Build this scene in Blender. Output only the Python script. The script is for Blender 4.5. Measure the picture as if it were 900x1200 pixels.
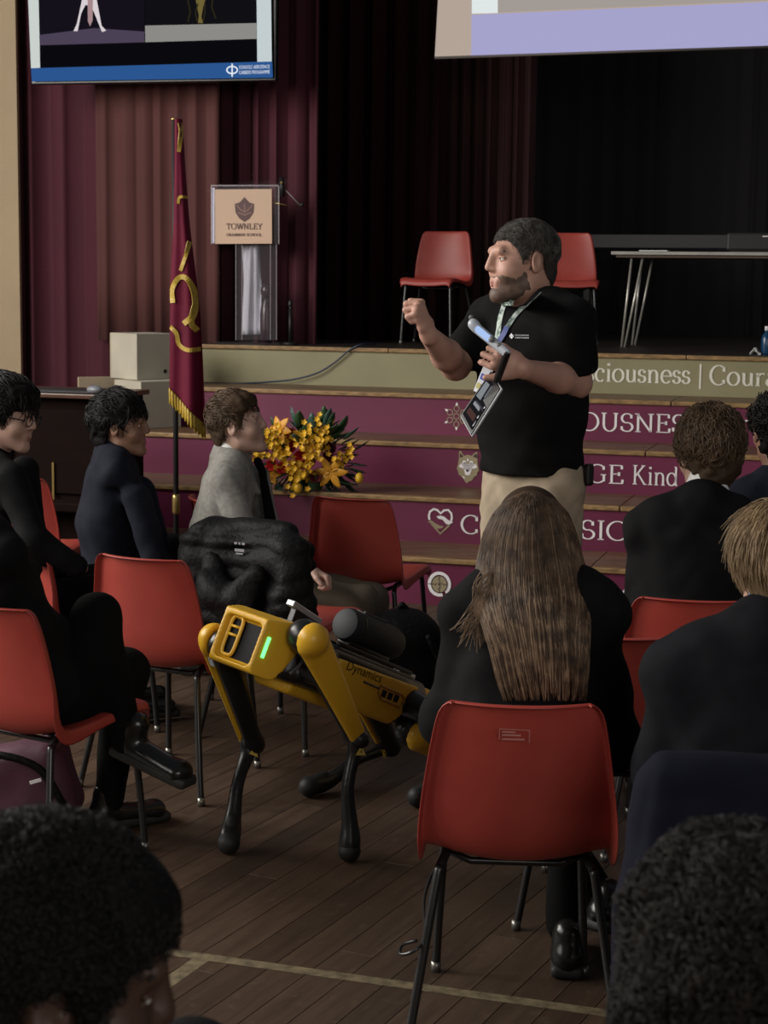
import bpy, bmesh, math, random
import numpy as np
from mathutils import Vector, Matrix, Euler
random.seed(7); RNG=np.random.default_rng(7)
SC=bpy.context.scene; COL=SC.collection
for o in list(bpy.data.objects): bpy.data.objects.remove(o)
PI=math.pi
# ------------------------------------------------------------------ camera, world, lights, exposure
F_PX,PITCH,ROLL,CAM_H=2018.0,0.132,0.012,1.66
cd=bpy.data.cameras.new('camera'); cam=bpy.data.objects.new('camera',cd); COL.objects.link(cam)
cd.sensor_fit='HORIZONTAL'; cd.sensor_width=36; cd.lens=36*F_PX/900; cd.clip_start=.05; cd.clip_end=100
cam.location=(0,0,CAM_H)
cam.rotation_euler=(Matrix.Rotation(PI/2-PITCH,3,'X')@Matrix.Rotation(ROLL,3,'Z')).to_euler()
cd.dof.use_dof=True; cd.dof.focus_distance=5.2; cd.dof.aperture_fstop=14
SC.camera=cam
w=bpy.data.worlds.new('world'); SC.world=w; w.use_nodes=True
w.node_tree.nodes['Background'].inputs[0].default_value=(.80,.88,1.0,1); w.node_tree.nodes['Background'].inputs[1].default_value=.085
def area(name,loc,target,sx,sy,power,col):
    l=bpy.data.lights.new(name,'AREA'); l.shape='RECTANGLE'; l.size=sx; l.size_y=sy; l.energy=power; l.color=col
    o=bpy.data.objects.new(name,l); COL.objects.link(o); o.location=loc
    o.rotation_euler=(Vector(target)-Vector(loc)).to_track_quat('-Z','Y').to_euler(); return o
WIN_Y=[.4,2.8,5.2,7.6]
for y in WIN_Y:
    area('window_daylight',(-6.45,y,3.9),(-5.45,y,3.4),1.7,3.2,(100,150,320,330)[WIN_Y.index(y)],(1.0,.955,.89))
REAR_X=[1.6,4.2]
for x in REAR_X:
    area('rear_window_daylight',(x,-4.4,3.3),(x-.1,-3.4,3.05),1.7,2.6,95,(1.0,.965,.91))
SC.view_settings.view_transform='Standard'; SC.view_settings.look='None'
SC.view_settings.exposure=0.0; SC.view_settings.gamma=1.0; SC.view_settings.use_curve_mapping=False
# ------------------------------------------------------------------ photograph geometry helpers
def ray(px,py):
    u,v=px-450,py-600; c,s=math.cos(ROLL),math.sin(ROLL)
    u,v=u*c+v*s,-u*s+v*c
    zc=-v/F_PX
    return Vector((u/F_PX, math.cos(PITCH)+zc*math.sin(PITCH), zc*math.cos(PITCH)-math.sin(PITCH)))
CAMP=Vector((0,0,CAM_H))
def at(px,py,Y): d=ray(px,py); return CAMP+d*(Y/d.y)
def onz(px,py,z=0.0): d=ray(px,py); return CAMP+d*((z-CAM_H)/d.z)
PSI,D1,RH,TD=.284,8.92,.249,.531
SX=Vector((math.cos(PSI),-math.sin(PSI),0)); SY=Vector((math.sin(PSI),math.cos(PSI),0)); SO=Vector((0,D1,0)); UP=Vector((0,0,1))
def S(sx,sy,z): return SO+SX*sx+SY*sy+UP*z
def ats(px,py,sy):
    d=ray(px,py); o=SO+SY*sy; return CAMP+d*(((o-CAMP).dot(SY))/d.dot(SY))
def sxz(px,py,sy): q=ats(px,py,sy); return ((q-SO).dot(SX),q.z)
STAGE=5*RH
# ------------------------------------------------------------------ object helpers
def tag(o,label,cat,group=None):
    o['label']=label; o['category']=cat
    if group: o['group']=group
    return o
def empty(name,loc=(0,0,0),rz=0,parent=None):
    o=bpy.data.objects.new(name,None); COL.objects.link(o); o.location=loc; o.rotation_euler=(0,0,rz); o.empty_display_size=.05
    if parent: o.parent=parent
    return o
def thing(name,label,cat,loc=(0,0,0),rz=0,group=None): return tag(empty(name,loc,rz),label,cat,group)
def link(name,me,m=None,parent=None,smooth=False):
    o=bpy.data.objects.new(name,me); COL.objects.link(o)
    if m is not None:
        if isinstance(m,(list,tuple)):
            for q in m: me.materials.append(q)
        elif not me.materials: me.materials.append(m)
    if parent: o.parent=parent
    if smooth and len(me.polygons): me.polygons.foreach_set('use_smooth',[True]*len(me.polygons))
    return o
def pyd(name,v,f,m=None,parent=None,smooth=False):
    me=bpy.data.meshes.new(name); me.from_pydata([tuple(q) for q in v],[],f); me.validate(); me.update()
    return link(name,me,m,parent,smooth)
def struct(o): o['kind']='structure'; return o
class MB:
    """collects shapes for one mesh"""
    def __init__(s): s.v=[]; s.f=[]
    def add(s,v,f):
        n=len(s.v); s.v+= [tuple(q) for q in v]; s.f+=[tuple(i+n for i in q) for q in f]; return s
    def box(s,c,d,R=None,bev=0):
        bm=bmesh.new(); bmesh.ops.create_cube(bm,size=1); bmesh.ops.scale(bm,vec=d,verts=bm.verts)
        if bev: bmesh.ops.bevel(bm,geom=bm.edges[:],offset=bev,segments=2,affect='EDGES',profile=.5)
        M=Matrix.Translation(Vector(c))@((R.to_4x4()) if R is not None else Matrix())
        bm.verts.index_update(); s.add([M@q.co for q in bm.verts],[[q.index for q in f.verts] for f in bm.faces]); bm.free(); return s
    def prism(s,pts,z0,z1,T=lambda p:p):
        n=len(pts); v=[T((x,y,z0)) for x,y in pts]+[T((x,y,z1)) for x,y in pts]
        f=[tuple(range(n))[::-1],tuple(range(n,2*n))]+[(i,(i+1)%n,n+(i+1)%n,n+i) for i in range(n)]
        return s.add(v,f)
    def tube(s,pts,r,n=8,caps=True):
        pts=[Vector(q) for q in pts]; rs=r if isinstance(r,(list,tuple)) else [r]*len(pts)
        v=[];f=[]; up=None
        for i,q in enumerate(pts):
            t=(pts[min(i+1,len(pts)-1)]-pts[max(i-1,0)]).normalized()
            if up is None: up=t.orthogonal().normalized()
            else:
                up=(up-t*up.dot(t))
                up=up.normalized() if up.length>1e-6 else t.orthogonal().normalized()
            b=t.cross(up)
            for k in range(n):
                a=2*PI*k/n; v.append(q+(up*math.cos(a)+b*math.sin(a))*rs[i])
        for i in range(len(pts)-1):
            for k in range(n):
                f.append((i*n+k,i*n+(k+1)%n,(i+1)*n+(k+1)%n,(i+1)*n+k))
        if caps: f.append(tuple(range(n))[::-1]); f.append(tuple(range((len(pts)-1)*n,len(pts)*n)))
        return s.add(v,f)
    def lathe(s,prof,n=20,M=Matrix()):
        v=[];f=[]
        for r,z in prof:
            for k in range(n): a=2*PI*k/n; v.append(M@Vector((r*math.cos(a),r*math.sin(a),z)))
        for i in range(len(prof)-1):
            for k in range(n): f.append((i*n+k,i*n+(k+1)%n,(i+1)*n+(k+1)%n,(i+1)*n+k))
        f.append(tuple(range(n))[::-1]); f.append(tuple(range((len(prof)-1)*n,len(prof)*n)))
        return s.add(v,f)
    def grid(s,fn,nu,nv):
        v=[fn(i/nu,j/nv) for j in range(nv+1) for i in range(nu+1)]
        f=[(j*(nu+1)+i,j*(nu+1)+i+1,(j+1)*(nu+1)+i+1,(j+1)*(nu+1)+i) for j in range(nv) for i in range(nu)]
        return s.add(v,f)
    def ball(s,c,r,nu=12,nv=8,R=None):
        r=(r,r,r) if not isinstance(r,(tuple,list)) else r
        v=[];f=[]
        for j in range(nv+1):
            th=PI*j/nv
            for i in range(nu):
                a=2*PI*i/nu; q=Vector((r[0]*math.sin(th)*math.cos(a),r[1]*math.sin(th)*math.sin(a),r[2]*math.cos(th)))
                if R is not None: q=R@q
                v.append(Vector(c)+q)
        for j in range(nv):
            for i in range(nu): f.append((j*nu+i,j*nu+(i+1)%nu,(j+1)*nu+(i+1)%nu,(j+1)*nu+i))
        return s.add(v,f)
    def build(s,name,m=None,parent=None,smooth=False):
        o=pyd(name,s.v,s.f,m,parent,smooth); return o
def smooth_angle(o,deg=40):
    me=o.data; me.polygons.foreach_set('use_smooth',[True]*len(me.polygons))
    try: me.set_sharp_from_angle(angle=math.radians(deg))
    except Exception: pass
    return o
def solid(o,t,off=0):
    m=o.modifiers.new('solid','SOLIDIFY'); m.thickness=t; m.offset=off; return o
def subs(o,n=1):
    m=o.modifiers.new('sub','SUBSURF'); m.levels=n; m.render_levels=n; return o
def copy_tree(o,parent=None):
    c=o.copy(); COL.objects.link(c); c.parent=parent
    for ch in list(o.children): copy_tree(ch,c)
    return c
def bez(ps,n=12):
    """smooth catmull-rom through points"""
    ps=[Vector(q) for q in ps]; out=[]
    P=[ps[0]*2-ps[1]]+ps+[ps[-1]*2-ps[-2]]
    for i in range(1,len(P)-2):
        for k in range(n):
            t=k/n; a,b,c,d=P[i-1:i+3]
            out.append(.5*((2*b)+(c-a)*t+(2*a-5*b+4*c-d)*t*t+(-a+3*b-3*c+d)*t**3))
    out.append(ps[-1]); return out
# ------------------------------------------------------------------ materials
MATS={}
def srgb(h):
    h=h.lstrip('#'); c=[int(h[i:i+2],16)/255 for i in (0,2,4)]
    return tuple(x/12.92 if x<.04045 else ((x+.055)/1.055)**2.4 for x in c)
def mat(name,col,rough=.6,metal=0,noise=None,bump=None,col2=None,stretch=(1,1,1),spec=.5,emit=None,alpha=None,trans=None,coat=0,sheen=0,ior=None):
    if name in MATS: return MATS[name]
    m=bpy.data.materials.new(name); m.use_nodes=True; nt=m.node_tree; N=nt.nodes; L=nt.links
    b=N['Principled BSDF']; col=srgb(col) if isinstance(col,str) else col
    b.inputs['Base Color'].default_value=(*col,1); b.inputs['Roughness'].default_value=rough; b.inputs['Metallic'].default_value=metal
    b.inputs['Specular IOR Level'].default_value=spec
    if coat: b.inputs['Coat Weight'].default_value=coat
    if sheen: b.inputs['Sheen Weight'].default_value=sheen
    if trans: b.inputs['Transmission Weight'].default_value=trans
    if ior: b.inputs['IOR'].default_value=ior
    if alpha is not None: b.inputs['Alpha'].default_value=alpha
    if emit: b.inputs['Emission Color'].default_value=(*col,1); b.inputs['Emission Strength'].default_value=emit
    if noise or bump:
        tc=N.new('ShaderNodeTexCoord'); mp=N.new('ShaderNodeMapping'); mp.inputs['Scale'].default_value=stretch
        L.new(tc.outputs['Object'],mp.inputs[0])
    if noise:
        n=N.new('ShaderNodeTexNoise'); n.inputs['Scale'].default_value=noise[0]; n.inputs['Detail'].default_value=noise[2] if len(noise)>2 else 5; L.new(mp.outputs[0],n.inputs['Vector'])
        r=N.new('ShaderNodeMapRange'); r.inputs[1].default_value=.5-.5/ (noise[3] if len(noise)>3 else 2.5); r.inputs[2].default_value=.5+.5/(noise[3] if len(noise)>3 else 2.5)
        L.new(n.outputs[0],r.inputs[0])
        mx=N.new('ShaderNodeMix'); mx.data_type='RGBA'
        c2=srgb(col2) if isinstance(col2,str) else (col2 if col2 else tuple(x*(1-noise[1]) for x in col))
        mx.inputs[6].default_value=(*col,1); mx.inputs[7].default_value=(*c2,1); L.new(r.outputs[0],mx.inputs[0]); L.new(mx.outputs[2],b.inputs['Base Color'])
        if emit: L.new(mx.outputs[2],b.inputs['Emission Color'])
    if bump:
        n2=N.new('ShaderNodeTexNoise'); n2.inputs['Scale'].default_value=bump[0]; n2.inputs['Detail'].default_value=4; L.new(mp.outputs[0],n2.inputs['Vector'])
        bp=N.new('ShaderNodeBump'); bp.inputs['Strength'].default_value=bump[1]; bp.inputs['Distance'].default_value=bump[2] if len(bump)>2 else .01
        L.new(n2.outputs[0],bp.inputs['Height']); L.new(bp.outputs[0],b.inputs['Normal'])
    MATS[name]=m; return m
def emis(name,col,st):
    if name in MATS: return MATS[name]
    m=bpy.data.materials.new(name); m.use_nodes=True; nt=m.node_tree
    for n in list(nt.nodes): nt.nodes.remove(n)
    e=nt.nodes.new('ShaderNodeEmission'); o=nt.nodes.new('ShaderNodeOutputMaterial'); col=srgb(col) if isinstance(col,str) else col
    e.inputs[0].default_value=(*col,1); e.inputs[1].default_value=st; nt.links.new(e.outputs[0],o.inputs[0]); MATS[name]=m; return m
# ------------------------------------------------------------------ signed-distance figures -> one smooth mesh
def V3(p): return np.array([p[0],p[1],p[2]],np.float32)
class SDF:
    """list of blobs blended into one continuous surface"""
    def __init__(s,k=.03): s.p=[]; s.k=k
    def cap(s,a,b,ra,rb,k=None,sub=False):
        a,b=V3(a),V3(b); R=max(ra,rb)
        s.p.append((np.minimum(a,b)-R,np.maximum(a,b)+R,'cap',(a,b,ra,rb),k,sub)); return s
    def chain(s,pts,rs,k=None):
        for i in range(len(pts)-1): s.cap(pts[i],pts[i+1],rs[i],rs[i+1],k)
        return s
    def ell(s,c,r,M=None,k=None,sub=False):
        c=V3(c); r=np.array(r,np.float32); Rm=np.array([[M[i][j] for j in range(3)] for i in range(3)],np.float32) if M is not None else np.eye(3,dtype=np.float32)
        e=float(r.max()); s.p.append((c-e,c+e,'ell',(c,r,Rm),k,sub)); return s
    def ecap(s,a,b,wa,wb,side,da,db,k=None):
        """capsule with elliptic section: half width w along side, half depth d"""
        a,b=V3(a),V3(b); R=max(wa,wb,da,db)
        s.p.append((np.minimum(a,b)-R,np.maximum(a,b)+R,'ecap',(a,b,wa,wb,V3(side),da,db),k,False)); return s
    def box(s,c,h,M=None,r=.01,k=None,sub=False):
        c=V3(c); Rm=np.array([[M[i][j] for j in range(3)] for i in range(3)],np.float32) if M is not None else np.eye(3,dtype=np.float32)
        e=float(np.linalg.norm(h)); s.p.append((c-e,c+e,'box',(c,np.array(h,np.float32),Rm,r),k,sub)); return s
    def ball(s,c,r,k=None,sub=False): return s.cap(c,c,r,r,k,sub)
    def ev(s,kind,q,P):
        if kind=='cap':
            a,b,ra,rb=q; d=b-a; L=float(d@d)
            if L<1e-12: return np.sqrt(((P-a)**2).sum(-1))-ra
            t=np.clip((P-a)@d/L,0,1); return np.sqrt(((P-a-t[...,None]*d)**2).sum(-1))-(ra+(rb-ra)*t)
        if kind=='ell':
            c,r,M=q; l=(P-c)@M; k0=np.sqrt(((l/r)**2).sum(-1)); k1=np.sqrt(((l/(r*r))**2).sum(-1))+1e-9
            return k0*(k0-1)/k1
        if kind=='box':
            c,h,M,r=q; l=np.abs((P-c)@M)-(h-r); return np.sqrt((np.maximum(l,0)**2).sum(-1))+np.minimum(l.max(-1),0)-r
        if kind=='ecap':
            a,b,wa,wb,sd,da,db=q; d=b-a; L=float(d@d); u=d/math.sqrt(L); sd=sd-u*(sd@u); sd=sd/np.linalg.norm(sd); dp=np.cross(u,sd)
            t=np.clip((P-a)@d/L,0,1); l=P-a-t[...,None]*d; w=wa+(wb-wa)*t; e=da+(db-da)*t
            x=l@sd/w; y=l@dp/e; z=(l@u)/np.minimum(w,e); k0=np.sqrt(x*x+y*y+z*z); k1=np.sqrt((x/w)**2+(y/e)**2+(z/np.minimum(w,e))**2)+1e-9
            return k0*(k0-1)/k1
    def mesh(s,vox,disp=None,clip=None,pad=.03):
        lo=np.min([q[0] for q in s.p if not q[5]],0)-pad; hi=np.max([q[1] for q in s.p if not q[5]],0)+pad
        n=np.ceil((hi-lo)/vox).astype(int)+2
        F=np.full(n,.2,np.float32); ax=[lo[i]+vox*np.arange(n[i],dtype=np.float32) for i in range(3)]
        for (a,b,kind,q,k,sub) in s.p:
            k=s.k if k is None else k; m=k+vox*3
            i0=np.maximum(((a-m-lo)/vox).astype(int),0); i1=np.minimum(((b+m-lo)/vox).astype(int)+2,n)
            if (i1<=i0).any(): continue
            sl=tuple(slice(i0[i],i1[i]) for i in range(3))
            P=np.stack(np.meshgrid(*[ax[i][sl[i]] for i in range(3)],indexing='ij'),-1)
            d=s.ev(kind,q,P); f=F[sl]
            if sub: d=-d; h=np.maximum(k-np.abs(f-d),0)/max(k,1e-6); F[sl]=np.maximum(f,d)+h*h*k*.25
            else: h=np.maximum(k-np.abs(f-d),0)/max(k,1e-6); F[sl]=np.minimum(f,d)-h*h*k*.25
        if disp is not None or clip is not None:
            near=np.abs(F)<.05; idx=np.argwhere(near); P=lo+idx.astype(np.float32)*vox; val=F[near]
            if disp is not None: val=val+disp(P)
            if clip is not None: val=np.maximum(val,clip(P))
            F[near]=val
            if clip is not None:
                inn=F<=-.05; idx=np.argwhere(inn); P=lo+idx.astype(np.float32)*vox; F[inn]=np.maximum(F[inn],clip(P))
        return nets(F,lo,vox)
def nets(F,lo,vox):
    n=np.array(F.shape)-1; I=F<0
    cnt=np.zeros(n,np.uint8)
    for dx in (0,1):
        for dy in (0,1):
            for dz in (0,1): cnt+=I[dx:dx+n[0],dy:dy+n[1],dz:dz+n[2]]
    act=(cnt>0)&(cnt<8); idx=np.argwhere(act); ids=np.full(n,-1,np.int64); ids[act]=np.arange(len(idx))
    acc=np.zeros((len(idx),3),np.float32); c=np.zeros(len(idx),np.float32)
    cor=[(a,b,d) for a in (0,1) for b in (0,1) for d in (0,1)]
    val={q:F[idx[:,0]+q[0],idx[:,1]+q[1],idx[:,2]+q[2]] for q in cor}
    for p in cor:
        for axn in range(3):
            if p[axn]==0:
                q=list(p); q[axn]=1; q=tuple(q); a,b=val[p],val[q]; m=(a<0)!=(b<0)
                t=np.where(m,a/np.where(m,a-b,1),0); pt=np.repeat(np.array(p,np.float32)[None],len(idx),0); pt[:,axn]+=t
                acc[m]+=pt[m]; c[m]+=1
    V=lo+(idx+acc/c[:,None])*vox
    faces=[]
    for axn in range(3):
        u,v=[(1,2),(2,0),(0,1)][axn]
        a=I; sl0=[slice(None)]*3; sl1=[slice(None)]*3; sl0[axn]=slice(0,-1); sl1[axn]=slice(1,None)
        A=I[tuple(sl0)]; B=I[tuple(sl1)]; e=np.argwhere(A!=B); flip=A[A!=B]
        ok=(e[:,u]>0)&(e[:,v]>0)&(e[:,u]<n[u])&(e[:,v]<n[v])&(e[:,axn]<n[axn]); e=e[ok]; flip=flip[ok]
        def g(du,dv):
            q=e.copy(); q[:,u]-=du; q[:,v]-=dv; return ids[q[:,0],q[:,1],q[:,2]]
        Q=np.stack([g(1,1),g(0,1),g(0,0),g(1,0)],-1); Q[~flip]=Q[~flip][:,::-1]; faces.append(Q)
    Q=np.concatenate(faces); Q=Q[(Q>=0).all(1)]
    # two relaxation passes take the voxel steps out
    for it in range(2):
        sm=np.zeros_like(V); k=np.zeros(len(V),np.float32)
        for i in range(4):
            a,b=Q[:,i],Q[:,(i+1)%4]
            for d in range(3): sm[:,d]+=np.bincount(a,V[b,d],len(V))+np.bincount(b,V[a,d],len(V))
            k+=np.bincount(a,minlength=len(V))+np.bincount(b,minlength=len(V))
        V=V*.5+.5*sm/np.maximum(k,1)[:,None]
    return V,Q
def npmesh(name,V,Q,m,parent=None):
    me=bpy.data.meshes.new(name); me.vertices.add(len(V)); me.vertices.foreach_set('co',V.astype(np.float32).ravel())
    me.loops.add(Q.size); me.loops.foreach_set('vertex_index',Q.astype(np.int32).ravel())
    me.polygons.add(len(Q)); me.polygons.foreach_set('loop_start',np.arange(0,Q.size,4,dtype=np.int32))
    me.polygons.foreach_set('use_smooth',np.ones(len(Q),bool)); me.update(calc_edges=True); me.validate()
    return link(name,me,m,parent)
def wob(P,fr,seed=0):
    """cheap smooth noise in -1..1"""
    x,y,z=P[:,0]*fr,P[:,1]*fr,P[:,2]*fr; s=seed*1.7
    a=np.sin(x*1.0+2.1*np.sin(y*.7+s)+z*.4+s)+np.sin(y*1.3+1.7*np.sin(z*.9+s*2)+x*.5)+np.sin(z*1.1+1.9*np.sin(x*.8-s)+y*.6)
    return a/3
def sdf_obj(name,sd,vox,m,parent,disp=None,clip=None):
    V,Q=sd.mesh(vox,disp,clip); 
    if parent is not None: V=V-np.array(parent_loc(parent),np.float32)
    return npmesh(name,V,Q,m,parent)
def parent_loc(p):
    l=Vector(p.location)
    if p.parent: l=l+parent_loc(p.parent)
    return l
def frame(fwd,up=(0,0,1)):
    """matrix whose columns are right, forward, up"""
    f=Vector(fwd).normalized(); u=Vector(up); r=f.cross(u).normalized(); u=r.cross(f).normalized()
    return Matrix((r,f,u)).transposed()
# ------------------------------------------------------------------ the hall: floor, stage, steps, walls, curtains
M_floor=mat('floor_underlay',(.035,.022,.015),.8)
def plank_mat():
    m=bpy.data.materials.new('worn_floorboard'); m.use_nodes=True; N=m.node_tree.nodes; L=m.node_tree.links; b=N['Principled BSDF']
    tc=N.new('ShaderNodeTexCoord'); oi=N.new('ShaderNodeObjectInfo'); mp=N.new('ShaderNodeMapping'); mp.inputs['Scale'].default_value=(1.2,14,6)
    off=N.new('ShaderNodeVectorMath'); off.operation='ADD'; sc=N.new('ShaderNodeVectorMath'); sc.operation='SCALE'; sc.inputs['Scale'].default_value=37
    L.new(oi.outputs['Location'],sc.inputs[0]); L.new(tc.outputs['Object'],off.inputs[0]); L.new(sc.outputs[0],off.inputs[1]); L.new(off.outputs[0],mp.inputs[0])
    n=N.new('ShaderNodeTexNoise'); n.inputs['Scale'].default_value=2.2; n.inputs['Detail'].default_value=6; n.inputs['Roughness'].default_value=.65; L.new(mp.outputs[0],n.inputs['Vector'])
    cr=N.new('ShaderNodeValToRGB'); e=cr.color_ramp.elements; e[0].position=.32; e[0].color=(.046,.027,.017,1); e[1].position=.72; e[1].color=(.088,.055,.035,1); L.new(n.outputs[0],cr.inputs[0])
    hs=N.new('ShaderNodeHueSaturation'); mr=N.new('ShaderNodeMapRange'); mr.inputs[3].default_value=.72; mr.inputs[4].default_value=1.22; L.new(oi.outputs['Random'],mr.inputs[0]); L.new(mr.outputs[0],hs.inputs['Value']); L.new(cr.outputs[0],hs.inputs['Color'])
    # pale scuffs
    n2=N.new('ShaderNodeTexNoise'); n2.inputs['Scale'].default_value=22; n2.inputs['Detail'].default_value=7; n2.inputs['Roughness'].default_value=.75; L.new(off.outputs[0],n2.inputs['Vector'])
    r2=N.new('ShaderNodeMapRange'); r2.inputs[1].default_value=.56; r2.inputs[2].default_value=.82; r2.inputs[4].default_value=.55; L.new(n2.outputs[0],r2.inputs[0])
    mx=N.new('ShaderNodeMix'); mx.data_type='RGBA'; mx.inputs[7].default_value=(.19,.14,.10,1); L.new(r2.outputs[0],mx.inputs[0]); L.new(hs.outputs[0],mx.inputs[6]); L.new(mx.outputs[2],b.inputs['Base Color'])
    b.inputs['Roughness'].default_value=.5; b.inputs['Specular IOR Level'].default_value=.35
    bp=N.new('ShaderNodeBump'); bp.inputs['Strength'].default_value=.25; bp.inputs['Distance'].default_value=.004; L.new(n.outputs[0],bp.inputs['Height']); L.new(bp.outputs[0],b.inputs['Normal'])
    return m
M_plank=plank_mat()
floor=struct(pyd('floor',[(-6.5,-4.6,-.02),(7,-4.6,-.02),(7,16,-.02),(-6.5,16,-.02)],[(0,1,2,3)],M_floor))
PD=Vector((.44,.898,0)).normalized(); PV=Vector((PD.y,-PD.x,0)); PW,PLEN=.098,2.5
pm=MB().box((0,0,-.009),(PLEN-.0015,PW-.0015,.018),None,.0012); pme=None
cells=[]
for r in range(-75,12):
    stg=(r*0.37%1)*PLEN
    for c in range(-4,8):
        ctr=PV*(r*PW)+PD*(c*PLEN+stg)
        vis=False
        for k in (-.5,-.25,0,.25,.5):
            q=ctr+PD*(k*PLEN); rel=q-CAMP
            if q.y<2.9: continue
            yc=rel.y*math.cos(PITCH)-rel.z*math.sin(PITCH); u=450+F_PX*rel.x/yc; v=600-F_PX*(rel.z*math.cos(PITCH)+rel.y*math.sin(PITCH))/yc
            if -40<u<900 and v<1330 and (q-SO).dot(SY)<.02: vis=True
        if vis: cells.append((ctr.y,ctr))
cells.sort(key=lambda q:q[0])
rest=MB()
for i,(yy,ctr) in enumerate(cells):
    if i<300:
        if pme is None: o=pm.build('plank',M_plank,floor); pme=o.data
        else: o=bpy.data.objects.new('plank',pme); COL.objects.link(o); o.parent=floor
        o.location=ctr; o.rotation_euler=(0,0,math.atan2(PD.y,PD.x))
    else: rest.box(ctr+Vector((0,0,-.009)),(PLEN-.0015,PW-.0015,.018),Matrix.Rotation(math.atan2(PD.y,PD.x),3,'Z'))
if rest.v: o=rest.build('far_planks',M_plank,floor); o['kind']='stuff'
# yellow court line on the boards
M_tape=mat('faded_court_line',(.20,.155,.085),.7,noise=(30,.6,6,3))
a,b=onz(185,1114),onz(800,1200); d=(b-a).normalized(); nn=Vector((-d.y,d.x,0))
tp=MB()
tp.add([a+nn*.02+UP*.0008,a-nn*.02+UP*.0008,b-nn*.02+UP*.0008,b+nn*.02+UP*.0008],[(0,1,2,3)])
o=tp.build('floor_line',M_tape); tag(o,'long faded yellow court line running across the floorboards under the front chair','floor marking')
c0,c1=onz(236,1124),onz(196,1152); d=(c1-c0).normalized(); nn=Vector((-d.y,d.x,0)); c1=c0+d*.9
o=pyd('floor_line',[c0+nn*.022+UP*.0006,c0-nn*.022+UP*.0006,c1-nn*.022+UP*.0006,c1+nn*.022+UP*.0006],[(0,1,2,3)],M_tape)
tag(o,'short faded yellow court line branching off beside the dark head in profile','floor marking')
# --- steps
M_riser=mat('plum_riser_vinyl',(.150,.018,.060),.42,noise=(1.6,.28,5,2.2),stretch=(1,1,2))
M_olive=mat('olive_stage_fascia',(.27,.245,.135),.55,noise=(2.5,.2,5,2.2))
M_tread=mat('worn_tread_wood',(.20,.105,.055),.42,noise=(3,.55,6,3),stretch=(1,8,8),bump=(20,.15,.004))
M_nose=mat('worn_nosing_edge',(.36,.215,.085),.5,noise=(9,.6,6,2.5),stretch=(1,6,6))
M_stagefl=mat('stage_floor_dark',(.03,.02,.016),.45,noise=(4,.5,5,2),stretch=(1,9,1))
M_white=mat('white_vinyl_letter',(.80,.76,.78),.55)
M_gold=mat('tan_vinyl',(.30,.245,.145),.55)
M_cream=mat('cream_letter',(.74,.72,.62),.55)
SX0,SX1=-2.42,4.2
RS=Matrix((SX,SY,UP)).transposed()
steps=thing('stage_steps','tiered plum stage steps with lettered risers and worn wooden treads','steps',S(0,0,0)); steps['kind']='structure'
def spart(name,mb,m,parent=None):
    o=mb.build(name,m,parent or steps); 
    o.location=-(S(0,0,0)) if parent is None else (0,0,0)
    return o
JX={1:sxz(692,664,0)[0],2:sxz(727,594,TD)[0],3:sxz(757,529,2*TD)[0],4:sxz(787,471,3*TD)[0]}
RIS={}
for k in range(1,6):
    f=(k-1)*TD; z1=k*RH; th=.026
    c=S((SX0+SX1)/2,f+.01,(k-1)*RH+(RH-th)/2)
    RIS[k]=spart('riser',MB().box(c,(SX1-SX0,.02,RH-th),RS),M_riser if k<5 else M_olive)
    RIS[k]['label']='olive fascia board of the stage' if k==5 else 'plum riser'
    segs=[(SX0,JX[k]-.003),(JX[k]+.003,SX1)] if k<5 else [(SX0,-.6),(-.597,1.3),(1.303,SX1)]
    for (x0,x1) in segs:
        dep=TD+.02 if k<5 else 5.2
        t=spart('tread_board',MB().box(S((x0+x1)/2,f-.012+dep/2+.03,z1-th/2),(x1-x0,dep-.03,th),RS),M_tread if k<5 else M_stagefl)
        n=spart('nosing',MB().box(S((x0+x1)/2,f-.0+.0,z1-th/2),(x1-x0,.036,th+.0015),RS,.006),M_nose)
spart('end_panel',MB().prism([(0,0),(0,RH-.02),(TD,RH-.02),(TD,2*RH-.02),(2*TD,2*RH-.02),(2*TD,3*RH-.02),(3*TD,3*RH-.02),(3*TD,4*RH-.02),(4*TD,4*RH-.02),(4*TD,5*RH-.02),(4*TD+3,5*RH-.02),(4*TD+3,0)],SX0-.02,SX0,lambda p:S(p[2],p[0],p[1])),M_tread)
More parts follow.
